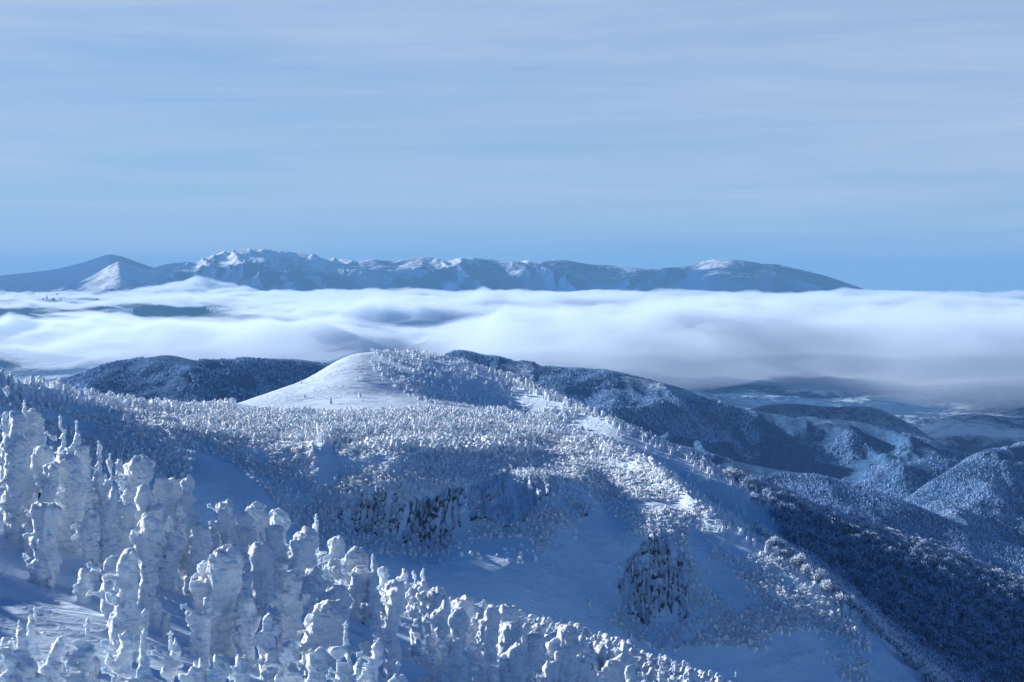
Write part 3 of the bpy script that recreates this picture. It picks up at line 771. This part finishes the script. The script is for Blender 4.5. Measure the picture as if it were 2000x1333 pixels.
KIND_WORDS = {'dome': 'round-headed', 'hook': 'hook-topped', 'cluster': 'many-lobed', 'column': 'column-shaped', 'spire': 'spiky pointed', 'mound': 'low mound-like'}
ORD = ['leftmost', 'second', 'third', 'fourth', 'fifth', 'sixth', 'seventh', 'eighth', 'ninth', 'tenth', 'eleventh', 'twelfth', 'thirteenth', 'fourteenth', 'fifteenth', 'sixteenth', 'seventeenth', 'eighteenth', 'nineteenth', 'twentieth']
def zone(p):
    t = p[8]
    crest = np.interp(p[7], [0, 200, 400, 600, 800, 1000, 1200, 1400], [860, 940, 1010, 1075, 1130, 1190, 1260, 1320])
    if t < crest: return 'standing on the near crest'
    if t < crest + 90: return 'just below the near crest'
    if t > 1215 and p[7] < 1500 and t > crest + 60: return 'at the bottom edge of the photo'
    return 'in the middle of the near slope'
groups = {}
for i, p in enumerate(placed): groups.setdefault((p[5], zone(p)), []).append(i)
labels = {}
for (k, zn), idx in groups.items():
    idx.sort(key=lambda i: placed[i][7])
    for j, i in enumerate(idx):
        if len(idx) == 1: labels[i] = 'the only %s rime tree %s' % (KIND_WORDS[k], zn)
        else: labels[i] = '%s %s rime tree%s, %s' % (ORD[j] if j < 20 else '%dth' % (j + 1), KIND_WORDS[k], '' if j == 0 else ' from the left', zn)

def branch_mesh(seed):
    rg = np.random.default_rng(seed)
    pr = []; p = np.array([0.0, 0, 0]); d = np.array([-1.0, rg.uniform(-.3, .1), rg.uniform(-.1, .5)])
    for i in range(3):
        q = p + d / np.linalg.norm(d) * 0.3; pr.append((tuple(p), tuple(q), 0.13 - .02*i, 0.12 - .02*i)); p = q
        d = d + np.array([0, rg.uniform(-.4, .4), rg.uniform(-.5, .5)])
        if i > 0:
            e = p + np.array([rg.uniform(-.1, .1), 0, rg.choice([-1, 1]) * .25]); pr.append((tuple(p), tuple(e), .09, .06))
    ax = [np.arange(-1.25, 0.4, .09), np.arange(-.75, .75, .09), np.arange(-.9, .95, .09)]
    X, Y, Z = np.meshgrid(*ax, indexing='ij')
    D = caps_field((X, Y, Z), pr, .06) + 0.035 * noise3(X*5, Y*5, Z*5, seed)
    return mesh_from('rime_branch', *surface_nets(D, np.array([-1.25, -.75, -.9]), np.array([.09]*3)), M_rime)
BR = [branch_mesh(900 + i) for i in range(6)]

def leader_mesh(seed):
    rg = np.random.default_rng(seed)
    pr = [((0, 0, -.3), (.03, 0, .7), .13, .06)]
    for i in range(5):
        z = rg.uniform(0, .55); a = rg.uniform(0, 6.28); pr.append(((0, 0, z), (math.cos(a)*.2, math.sin(a)*.2, z + .06), .08, .05))
    ax = [np.arange(-.45, .45, .06), np.arange(-.45, .45, .06), np.arange(-.5, .95, .06)]
    X, Y, Z = np.meshgrid(*ax, indexing='ij')
    D = caps_field((X, Y, Z), pr, .04) + 0.02 * noise3(X*8, Y*8, Z*8, seed)
    return mesh_from('leader', *surface_nets(D, np.array([-.45, -.45, -.5]), np.array([.06]*3)), M_rime)
LD = [leader_mesh(700 + i) for i in range(3)]

# library of shapes; traced trees near by have a mesh of their own, the others borrow one
LIB = {}
for k, hw in (('dome', (5.2, 2.3)), ('hook', (4.8, 2.2)), ('cluster', (5.0, 2.4)), ('column', (5.6, 2.0)), ('spire', (5.0, 1.7)), ('mound', (2.2, 2.0))):
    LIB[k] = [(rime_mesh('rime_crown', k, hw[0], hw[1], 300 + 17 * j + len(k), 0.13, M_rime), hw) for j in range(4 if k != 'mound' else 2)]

for i, (x, y, z, h, w, k, traced, u, tv) in enumerate(placed):
    root = add('rime_covered_fir', None, loc=(x, y, z), rz=0.0, label=labels[i], category='snowy tree', group='rime-covered firs on the near slope')
    rg = np.random.default_rng(5000 + i)
    if traced and y < 330 and h > 2.2:
        res = 0.10 if h * F / y > 110 else 0.125
        me = rime_mesh('rime_crown', k, h, w, 1000 + i, res, M_rime)
        add('crown', me, root)
    else:
        me, hw = LIB[k][rg.integers(0, len(LIB[k]))]
        o = add('crown', me, root, rz=rg.uniform(-.5, .5)); o.scale = (w / hw[1], w / hw[1], h / hw[0])
    if y < 260 and k != 'mound':
        for q in range(rg.integers(1, 4)):
            s0 = rg.uniform(.7, 1.3)
            add('branch', BR[rg.integers(0, 6)], root, loc=(-w * rg.uniform(.30, .42), -w * .12 * rg.random(), h * rg.uniform(.3, .85)), rz=rg.uniform(-.5, .6), sc=s0)
    if k == 'spire' and y < 330:
        add('leader', LD[rg.integers(0, 3)], root, loc=(0.05, 0, h - .35), sc=rg.uniform(.8, 1.3))
N_IND = len(placed)

# ------------------------------------------------------------------ small rime firs: library at lower resolution
SMALL = []
for j, (k, h, w) in enumerate([('spire', 5, 1.9), ('column', 5, 1.7), ('cluster', 4.6, 2.2), ('dome', 4.4, 2.0), ('spire', 4.6, 1.6), ('hook', 4.4, 2.0), ('cluster', 5, 2.0), ('column', 4.4, 1.5)]):
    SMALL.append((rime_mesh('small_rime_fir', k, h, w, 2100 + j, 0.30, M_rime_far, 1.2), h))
TINY = []
for j, (k, h, w) in enumerate([('spire', 5, 2.2), ('column', 5, 2.0), ('cluster', 4.6, 2.6), ('dome', 4.4, 2.4), ('hook', 4.4, 2.2), ('spire', 5, 1.8)]):
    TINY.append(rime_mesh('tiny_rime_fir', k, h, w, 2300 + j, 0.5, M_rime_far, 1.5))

def scatter(name, protos, P, scl, rz, label, category=None):
    """ONE object: points carrying instances of a handful of shapes"""
    n = len(P)
    me = bpy.data.meshes.new(name); me.vertices.add(n); me.vertices.foreach_set('co', np.asarray(P, np.float32).ravel())
    a = me.attributes.new('size', 'FLOAT_VECTOR', 'POINT'); a.data.foreach_set('vector', np.asarray(scl, np.float32).ravel())
    a = me.attributes.new('turn', 'FLOAT', 'POINT'); a.data.foreach_set('value', np.asarray(rz, np.float32))
    a = me.attributes.new('kind_index', 'INT', 'POINT'); a.data.foreach_set('value', rng.integers(0, len(protos), n).astype(np.int32))
    o = add(name, me, kind='stuff', label=label)
    if category: o['category'] = category
    ng = bpy.data.node_groups.new(name + '_nodes', 'GeometryNodeTree')
    ng.interface.new_socket('Geometry', in_out='INPUT', socket_type='NodeSocketGeometry')
    ng.interface.new_socket('Geometry', in_out='OUTPUT', socket_type='NodeSocketGeometry')
    N = ng.nodes; L = ng.links
    gi = N.new('NodeGroupInput'); go = N.new('NodeGroupOutput'); ip = N.new('GeometryNodeInstanceOnPoints')
    jn = N.new('GeometryNodeGeometryToInstance')
    for me2 in protos:
        po = bpy.data.objects.new(me2.name + '_shape', me2)
        oi = N.new('GeometryNodeObjectInfo'); oi.inputs['Object'].default_value = po; oi.inputs['As Instance'].default_value = False
        L.new(oi.outputs['Geometry'], jn.inputs[0])
    m2p = N.new('GeometryNodeMeshToPoints'); L.new(gi.outputs[0], m2p.inputs[0]); L.new(m2p.outputs[0], ip.inputs['Points'])
    L.new(jn.outputs[0], ip.inputs['Instance']); ip.inputs['Pick Instance'].default_value = True
    def attr(nm, ty):
        q = N.new('GeometryNodeInputNamedAttribute'); q.data_type = ty; q.inputs[0].default_value = nm; return q.outputs[0]
    L.new(attr('kind_index', 'INT'), ip.inputs['Instance Index'])
    cx = N.new('ShaderNodeCombineXYZ'); L.new(attr('turn', 'FLOAT'), cx.inputs[2])
    L.new(cx.outputs[0], ip.inputs['Rotation'])
    L.new(attr('size', 'FLOAT_VECTOR'), ip.inputs['Scale'])
    L.new(ip.outputs[0], go.inputs[0])
    md = o.modifiers.new('scatter', 'NODES'); md.node_group = ng
    return o

# ---- stand along the far rim of the near slope
rim_poly = [(855, 1150), (905, 1150), (1000, 1172), (1080, 1195), (1100, 1215), (1180, 1228), (1290, 1250), (1400, 1325), (1450, 1360), (1360, 1360), (1240, 1300), (1100, 1262), (1000, 1250), (920, 1215), (860, 1185)]
x, y, z, u, v, t = NEAR.sample(9000, trng, 2.3, 3.05)
m = inside(u, v, [(840, 1170), (1000, 1200), (1100, 1228), (1200, 1255), (1300, 1290), (1420, 1340), (1500, 1400), (1400, 1420), (1300, 1370), (1200, 1325), (1100, 1300), (1000, 1285), (900, 1250), (830, 1215)])
m |= (t > 2.82) & (u > 770) & (u < 1480)
k = np.where(m)[0][:700]
k = k[np.argsort(y[k])]
budget = max(0, 300 - N_IND)
for j, q in enumerate(k[:budget]):
    me, hh = SMALL[rng.integers(0, len(SMALL))]
    s = rng.uniform(.62, 1.08); yb = y[q]
    add('small_rime_fir', me, loc=(x[q], y[q], z[q] - .2), rz=rng.uniform(-.6, .6), sc=s,
        label='small rime-covered fir in the dense stand along the far rim of the near slope', category='snowy tree', group='small firs along the far rim of the near slope')
rim_rest = k[budget:]

# ------------------------------------------------------------------ forest of rime firs on the ridge, plateau and dome
def mid_points(n, t0, t1, rg): return MID.sample(n, rg, t0, t1)
P = []; S = []; R = []
def take(x, y, z, m, lo, hi, fat=1.0, limit=None):
    k = np.where(m)[0]
    if limit: k = k[:limit]
    s = trng.uniform(lo, hi, len(k)); f = trng.uniform(.85, 1.25, len(k)) * fat
    P.append(np.stack([x[k], y[k], z[k] - .2], -1)); S.append(np.stack([s * f, s * f, s], -1)); R.append(trng.uniform(-.7, .7, len(k)))
q = rim_rest; P.append(np.stack([x[q], y[q], z[q] - .2], -1)); s = trng.uniform(.6, 1.05, len(q)); S.append(np.stack([s, s, s], -1)); R.append(trng.uniform(-.6, .6, len(q)))

x, y, z, u, v, t = mid_points(120000, 4.0, 7.6, trng)
pn = fbm(x * .012, y * .012, 0, 3, 71)
dome_clear = inside(u, v, [(452, 806), (458, 790), (520, 764), (600, 735), (645, 704), (690, 678), (720, 676), (735, 700), (780, 735), (820, 770), (900, 782), (960, 802), (930, 812), (840, 800), (760, 806), (640, 806), (520, 806)])
left = (u < 460) & (v < 812) & (v > 700) & (v < np.interp(u, [0, 100, 200, 300, 460], [768, 782, 800, 818, 846]))
take(x, y, z, left & (pn > -.35) & (trng.random(len(u)) < .26), .5, 1.3, .8)
plat = (u >= 330) & (u < 1130) & (v > 802) & (v < np.interp(u, [330, 420, 500, 640, 800, 1000, 1130], [850, 868, 862, 868, 872, 868, 860])) & ~dome_clear
pd = fbm(x * .035, y * .02, 0, 3, 72)
take(x, y, z, plat & (pd > -.30) & (trng.random(len(u)) < np.where(u < 900, .72, .36) * sstep(-.35, .1, pd)), .38, .95, .8)
edge = (v >= np.interp(u, [330, 500, 800, 1130], [850, 862, 872, 860])) & (v < np.interp(u, [330, 500, 800, 1130], [880, 905, 900, 900])) & (u > 330) & (u < 1200)
take(x, y, z, edge & (pn > -.1) & (trng.random(len(u)) < .35), .6, 1.2)
dright = inside(u, v, [(705, 679), (830, 676), (905, 690), (1010, 728), (1080, 762), (1060, 775), (960, 742), (890, 745), (830, 738), (770, 712)])
take(x, y, z, dright & (trng.random(len(u)) < .13), .3, .75, 1.1)
dband = inside(u, v, [(720, 700), (760, 715), (850, 755), (960, 800), (1040, 828), (1100, 852), (1000, 850), (900, 815), (800, 775), (735, 735)])
take(x, y, z, dband & (pn > -.2) & (trng.random(len(u)) < .18), .22, .6, 1.4)
ridge = (u > 990) & (u < 1480) & (t > 6.7) & (t < 7.25)
take(x, y, z, ridge & (pn > -.6) & (trng.random(len(u)) < .34), .45, 1.05, 1.0)
spur = (u > 1000) & (u < 1330) & (t > 4.75) & (t < 5.25)
take(x, y, z, spur & (pn > -.2) & (trng.random(len(u)) < .12), .6, 1.1, 1.1)

lone = dome_clear & (trng.random(len(u)) < .0006)
take(x, y, z, lone, .5, .9)
few = (u > -100) & (u < 1600) & (t > 4.0) & (t < 6.9) & ~dome_clear
take(x, y, z, few & (trng.random(len(u)) < .03), .3, .9)
P_ = np.concatenate(P); S_ = np.concatenate(S); R_ = np.concatenate(R)
print('ridge firs', len(P_))
scatter('ridge_firs', TINY, P_, S_, R_, 'thousands of small rime-covered firs on the ridge, plateau and round snow dome')

# ------------------------------------------------------------------ frosted broadleaved trees and shrubs
def twig_crown(name, R, H, n, seed, frost, dark, fdark=.3, size=.5, trunk=True):
    """a crown of many small twig fans round a short trunk with limbs"""
    rg = np.random.default_rng(seed)
    d = rg.normal(size=(n, 3)); d /= np.linalg.norm(d, axis=1)[:, None]
    r = rg.random(n) ** .45
    bumpy = 1 + .28 * noise3(d[:, 0]*2.2, d[:, 1]*2.2, d[:, 2]*2.2, seed)
    c = d * (r * bumpy)[:, None] * np.array([R, R, H * .42]) + np.array([0, 0, H * .6])
    a = rg.normal(size=(n, 3)); a /= np.linalg.norm(a, axis=1)[:, None]
    b = np.cross(a, d + .01); b /= np.linalg.norm(b, axis=1)[:, None] + 1e-6
    s = size * rg.uniform(.5, 1.3, n)[:, None]
    up = d * .7 + np.array([0, 0, .5])
    v0 = c - b * s * .45; v1 = c + b * s * .45; v2 = c + up * s * 1.2 + a * s * .2
    V = np.stack([v0, v1, v2], 1).reshape(-1, 3); Fc = np.arange(n * 3).reshape(-1, 3)
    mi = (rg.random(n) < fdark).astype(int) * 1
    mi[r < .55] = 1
    if trunk:
        tv = []; tf = []
        def limb(p, q, r0, r1):
            p = np.array(p, float); q = np.array(q, float); base = len(V) + sum(len(t_) for t_ in tv)
            ring = [np.array([math.cos(g), math.sin(g), 0]) for g in (0, 2.1, 4.2)]
            tv.append(np.array([p + g * r0 for g in ring] + [q + g * r1 for g in ring]))
            for g in range(3):
                h2 = (g + 1) % 3
                tf.append((base + g, base + h2, base + 3 + h2)); tf.append((base + g, base + 3 + h2, base + 3 + g))
        limb((0, 0, -.8), (0, 0, H * .5), .18, .10)
        for g in range(4):
            an = g * 1.57 + rg.uniform(-.4, .4); limb((0, 0, H * .3), (math.cos(an)*R*.6, math.sin(an)*R*.6, H * .75), .09, .04)
        V = np.concatenate([V] + tv); Fc = np.concatenate([Fc, np.array(tf)]); mi = np.concatenate([mi, np.ones(len(tf), int)])
    return mesh_from(name, V, Fc, [frost, dark], False, mi)
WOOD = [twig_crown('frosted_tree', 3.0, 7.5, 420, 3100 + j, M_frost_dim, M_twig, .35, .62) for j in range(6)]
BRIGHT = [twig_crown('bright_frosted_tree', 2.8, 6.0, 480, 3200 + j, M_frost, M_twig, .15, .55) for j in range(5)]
SHR = [twig_crown('rime_shrub', 1.3, 2.0, 90, 3300 + j, M_shrub, M_shrub_dark, .12, .55, False) for j in range(4)]
SHR += [rime_mesh('rime_bush', k_, h_, w_, 3400 + j, 0.34, M_rime_far, 1.9) for j, (k_, h_, w_) in enumerate([('cluster', 2.6, 2.4), ('mound', 2.0, 2.6), ('column', 3.0, 1.5), ('cluster', 2.2, 2.8), ('spire', 3.2, 1.6)])]

CLIFF_A = [(655, 1010), (700, 960), (745, 955), (800, 985), (880, 955), (960, 940), (1000, 915), (1070, 925), (1085, 950), (1050, 985), (1025, 1030), (980, 1025), (935, 1010), (900, 1030), (870, 1066), (820, 1066), (760, 1052), (700, 1045)]
CLIFF_B = [(1238, 1080), (1260, 1052), (1290, 1040), (1316, 1052), (1330, 1075), (1345, 1100), (1338, 1150), (1348, 1215), (1325, 1212), (1312, 1185), (1295, 1195), (1278, 1222), (1250, 1212), (1222, 1192), (1203, 1150), (1217, 1120), (1222, 1102)]
def dome_clear2(u, v): return inside(u, v, [(440, 812), (458, 785), (520, 760), (600, 730), (645, 700), (690, 670), (760, 670), (860, 745), (1000, 790), (1050, 810), (940, 815), (840, 806), (640, 812)])
# shrubs on the bowl wall and the flanks
x, y, z, u, v, t = mid_points(420000, 1.2, 6.2, trng)
pn = fbm(x * .018, y * .02, z * .03, 4, 81)
wall = (t > 2.9) & (t < 4.9) & (u > -50) & (u < 1480)
dens = np.where(u < 420, .35, .9) * sstep(np.where(u < 420, -.05, -.25), np.where(u < 420, .25, .1), pn)
gully = inside(u, v, [(385, 880), (450, 905), (520, 960), (600, 1060), (560, 1100), (420, 1060), (370, 930)]) | inside(u, v, [(610, 850), (655, 862), (655, 950), (625, 950)])
smoothsnow = inside(u, v, [(640, 1080), (860, 1088), (950, 1052), (1030, 1050), (1060, 1080), (1090, 1040), (1130, 1030), (1170, 985), (1220, 1020), (1200, 1100), (1200, 1210), (1080, 1230), (1000, 1150), (900, 1140), (700, 1105)])
smoothsnow |= inside(u, v, [(1350, 1010), (1400, 1090), (1480, 1170), (1440, 1200), (1365, 1130), (1345, 1060)]) | inside(u, v, [(1350, 1200), (1600, 1240), (1640, 1333), (1400, 1333)]) & (pn < .05)
fine = fbm(x * .05, y * .06, z * .05, 3, 83)
region = (t > 1.3) & (t < 6.3) & (u > -150) & (u < 1700) & ~gully & ~dome_clear2(u, v)
base_d = np.where(t > 3.0, .62, .44) * (.30 + .70 * sstep(-.36, .02, pn)) * (.25 + .75 * sstep(-.4, .10, fine))
base_d = np.where((u < 430) & (t > 3), .45 * sstep(-.42, .0, pn) * sstep(-.4, .1, fine), base_d)
base_d = np.where(inside(u, v, [(1150, 885), (1290, 905), (1420, 1010), (1500, 1080), (1440, 1090), (1330, 1020), (1220, 975)]), .42 * sstep(-.4, .1, fine), base_d)
base_d = np.where(inside(u, v, CLIFF_A) | inside(u, v, CLIFF_B), base_d * .07, base_d)
base_d = np.where((t > 5.0), base_d * .16, base_d)
base_d = np.where(smoothsnow, base_d * .04, base_d)
base_d = np.where((u > 1330) & (t < 4.2), base_d * 1.5, base_d)
keep = region & (trng.random(len(u)) < base_d)
hol = inside(u, v, [(780, 700), (900, 730), (1000, 770), (960, 800), (850, 750)]) & (trng.random(len(u)) < .03)
kk = np.where(keep | hol)[0]
s = trng.uniform(.26, .80, len(kk)) * (1 + .4 * fine[kk])
print('shrubs', len(kk))
scatter('rime_shrubs', SHR, np.stack([x[kk], y[kk], z[kk] - .3], -1), np.stack([s * 1.1, s * 1.1, s], -1), trng.uniform(0, 6.28, len(kk)),
        'countless rime-covered shrubs sprinkled over the shaded bowl wall and flanks')

# broadleaved wood in the hollow at the right and on the far side of the long ridge
x, y, z, u, v, t = mid_points(60000, 4.9, 7.7, trng)
pn = fbm(x * .02, y * .02, 0, 3, 91)
wood = (u > 1450) & (u < 2350) & (((t > 5.4) & (t < 6.82)) | (t > 7.1)) & (v > np.interp(u, [1450, 1500, 2300], [900, 925, 1220]))
openp = inside(u, v, [(1400, 960), (1500, 1010), (1560, 1090), (1520, 1110), (1440, 1050)]) & (pn < .25)
den = sstep(1450, 1560, u)
m = wood & ~openp & (trng.random(len(u)) < den * .42)
k = np.where(m)[0]
sp = (u > 1470) & (u < 1900) & (t > 4.75) & (t < 5.25) & (pn > -.25)
xs2, ys2, zs2, us2, vs2, ts2 = mid_points(60000, 4.6, 5.35, trng)
pn2 = fbm(xs2 * .03, ys2 * .03, 0, 3, 92)
k_s = np.where((us2 > 1475) & (us2 < 1960) & (vs2 < 1420) & (pn2 > -.22) & (trng.random(len(us2)) < .10 * np.where(us2 < 1700, .6, 1)))[0]
px = 1 / ys2[k_s]; order = k_s[np.argsort(-px)]
print('wood', len(k), 'spur trees', len(k_s))
ind = order[:150]; rest = order[150:]
sc_s = trng.uniform(.6, 1.15, len(us2))
for q in ind:
    add('frosted_bare_tree', BRIGHT[rng.integers(0, 5)], loc=(xs2[q], ys2[q], zs2[q] - .3), rz=rng.uniform(0, 6.28), sc=float(sc_s[q]),
        label='frosted bare broadleaved tree in the clumps along the bright lower spur at the right', category='frosted tree', group='frosted broadleaved trees along the lower right spur')
vis = k[(u[k] > 1440) & (u[k] < 2010) & (v[k] < 1333)]
near_w = vis[np.argsort(y[vis])][:150]
restw = np.setdiff1d(k, near_w)
for q in near_w:
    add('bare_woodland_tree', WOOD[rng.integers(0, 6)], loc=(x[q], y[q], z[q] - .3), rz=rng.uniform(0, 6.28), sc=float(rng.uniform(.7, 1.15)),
        label='dim bare tree in the shaded wood that fills the hollow right of the spur', category='frosted tree', group='bare trees of the shaded wood in the right hollow')
s = trng.uniform(.7, 1.15, len(restw))
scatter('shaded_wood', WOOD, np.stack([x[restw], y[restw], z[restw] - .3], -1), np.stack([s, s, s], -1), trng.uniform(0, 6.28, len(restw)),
        'dense bare frosted wood in blue shade below the long ridge at the right')
s = sc_s[rest]
if len(rest): scatter('spur_wood', BRIGHT, np.stack([xs2[rest], ys2[rest], zs2[rest] - .3], -1), np.stack([s, s, s], -1), trng.uniform(0, 6.28, len(rest)),
        'bright frosted broadleaved trees further along the lower right spur')
# sunlit frosted crowns along the crest of the long ridge
kc = np.where((u > 1420) & (t > 6.8) & (t < 7.12) & (trng.random(len(u)) < .9))[0]
s = trng.uniform(.55, 1.0, len(kc))
scatter('crest_wood', BRIGHT, np.stack([x[kc], y[kc], z[kc] - .3], -1), np.stack([s, s, s], -1), trng.uniform(0, 6.28, len(kc)),
        'sunlit frosted treetops along the crest of the long ridge at the right')

# ------------------------------------------------------------------ woods on the far hills
M_wood_far = plain('far_hazy_frosted_wood', (0.10, 0.20, 0.36), 0.9, (0.32, 0.47, 0.70), 0.01)  # frosted wood, lightened and blued in the colour as if through haze
M_wood_pale = plain('far_hazy_rime_wood', (0.28, 0.44, 0.66), 0.9, (0.46, 0.62, 0.84), 0.01)  # rime wood with the same painted-in haze, paler
def far_tree(name, seed, mat, pointed):
    rg = np.random.default_rng(seed); n = 6
    lv = [(0, .9), (.45, 1.0), (.8, .6)] if not pointed else [(0, 1.0), (.4, .7), (.75, .3)]
    V = []
    for zf, rf in lv:
        for k in range(n):
            a = k * 6.2832 / n + zf; rr = rf * 2.3 * rg.uniform(.7, 1.25) * (.75 if pointed else 1.25)
            V.append((math.cos(a) * rr, math.sin(a) * rr, zf * 8 - .5))
    V.append((0, 0, 8.0)); Fc = []
    for l in range(2):
        for k in range(n):
            a = l * n + k; b = l * n + (k + 1) % n; Fc += [(a, b, b + n), (a, b + n, a + n)]
    for k in range(n): Fc.append((2 * n + k, 2 * n + (k + 1) % n, 3 * n))
    return mesh_from(name, V, Fc, mat, False)
FT = [far_tree('far_tree', 1, M_wood_far, True), far_tree('far_tree', 2, M_wood_far, False), far_tree('far_tree', 3, M_wood_pale, True), far_tree('far_tree', 4, M_wood_pale, False), far_tree('far_tree', 5, M_wood_far, False)]
def hill_wood(T, n, label, smin, smax):
    x, y, z, u, v, t = T.sample(n, trng, .3, 2.15)
    q = fbm(x * .004, y * .003, 0, 3, 95); q2 = fbm(x * .02, y * .012, 0, 3, 96)
    k = np.where((q + .5 * q2 > -.16) & (u > -60) & (u < 2060) & (v < 1333))[0]
    sc_ = trng.uniform(smin, smax, len(k))
    scatter('far_wood', FT, np.stack([x[k], y[k], z[k]], -1), np.stack([sc_, sc_, sc_], -1), trng.uniform(0, 6.28, len(k)), label)
hill_wood(H_left, 52000, 'frosted woods on the low hill behind the left ridge', .35, .75)
hill_wood(H_r1, 150000, 'frosted woods over the long blue hill behind the main ridge', .4, .85)
hill_wood(H_r4, 30000, 'frosted woods on the small distant hill in the valley', .4, .8)
hill_wood(H_r2, 60000, 'frosted woods on the blue hill at the right edge', .38, .75)
hill_wood(H_r3, 70000, 'frosted woods on the low spur just behind the main ridge', .3, .6)

# ------------------------------------------------------------------ cliffs
def cliff(poly, label, amp, seed, ribs=0.35):
    pu = [p[0] for p in poly]; pv = [p[1] for p in poly]
    c0, c1 = np.interp([min(pu) - 12, max(pu) + 12], MID.u, np.arange(len(MID.u)))
    r0 = np.searchsorted(MID.t, 1.0); r1 = np.searchsorted(MID.t, 4.6)
    nr, nc = 150, int((max(pu) - min(pu)) * 0.8)
    rr, cc = np.meshgrid(np.linspace(r0, r1, nr), np.linspace(c0, c1, nc), indexing='ij')
    x, y, z = MID.at(rr, cc); u, v = pixel(x, y, z)
    m = inside(u, v, poly).astype(float)
    m = smooth(smooth(m, 3, 0), 3, 1)
    m = m * (1 + .5 * fbm(u * .05, v * .05, 0, 3, seed + 5))
    f = sstep(.34, .6, m + (m > .03) * .5 * fbm(u * .07, v * .03, 0, 4, seed + 21))
    rib = ridged(x * ribs * 1.1 + .9 * noise3(x * .05, z * .08, 0, seed), z * .03, y * .0, 4, seed) * .75 + .35 * fbm(x * .9, z * .3, 0, 4, seed + 3)
    off = -1.5 + f * (1.2 + amp * np.clip(rib, -.2, 1.2) + 2.4 * fbm(x * .35, z * .35, 0, 5, seed + 9, .65))
    nx, ny, nz2 = 0.15, -0.88, 0.45
    V = np.stack([x + nx * off, y + ny * off, z + nz2 * off], -1).reshape(-1, 3)
    g = grid_faces(nr, nc); keep = (f.ravel()[g] > 0.001).any(1)
    g = g[keep]; used = np.unique(g); rm = np.zeros(nr * nc, int); rm[used] = np.arange(len(used))
    add('rock_cliff', mesh_from('rock_cliff', V[used], rm[g], M_rock), label=label, category='cliff', group='rock faces of the bowl')
    # rime shrubs clinging to the face
    kf = trng.permutation(np.where((f.ravel() > .3) & (fbm(V[:, 0] * .05, V[:, 2] * .05, 0, 3, seed + 11) > .12))[0])[:int(nr * nc * .01)]
    return V[kf]
CV = []
CV.append(cliff([(655, 1010), (700, 960), (745, 955), (800, 985), (880, 955), (960, 940), (1000, 915), (1070, 925), (1085, 950), (1050, 985), (1025, 1030), (980, 1025), (935, 1010), (900, 1030), (870, 1066), (820, 1066), (760, 1052), (700, 1045)],
                'long dark ribbed cliff band across the middle of the shaded bowl', 4.2, 401))
CV.append(cliff([(1238, 1080), (1260, 1052), (1290, 1040), (1316, 1052), (1330, 1075), (1345, 1100), (1338, 1150), (1348, 1215), (1325, 1212), (1312, 1185), (1295, 1195), (1278, 1222), (1250, 1212), (1222, 1192), (1203, 1150), (1217, 1120), (1222, 1102)],
                'tall narrow rock buttress standing right of the smooth blue bowl', 3.6, 402, .5))
CV.append(cliff([(1185, 915), (1210, 922), (1260, 926), (1290, 932), (1270, 945), (1240, 950), (1205, 938)],
                'small dark outcrop above the buttress beside the long ridge', 3.5, 403, .5))
CV.append(cliff([(1110, 965), (1140, 975), (1150, 1000), (1135, 1008), (1112, 985)], 'tiny rock outcrop at the head of the smooth blue bowl', 2.5, 404, .5))
CVp = np.concatenate(CV); s = trng.uniform(.25, .6, len(CVp))
scatter('cliff_shrubs', SHR, CVp, np.stack([s, s, s], -1), trng.uniform(0, 6.28, len(CVp)), 'small rime-covered shrubs clinging to the rock faces of the bowl')
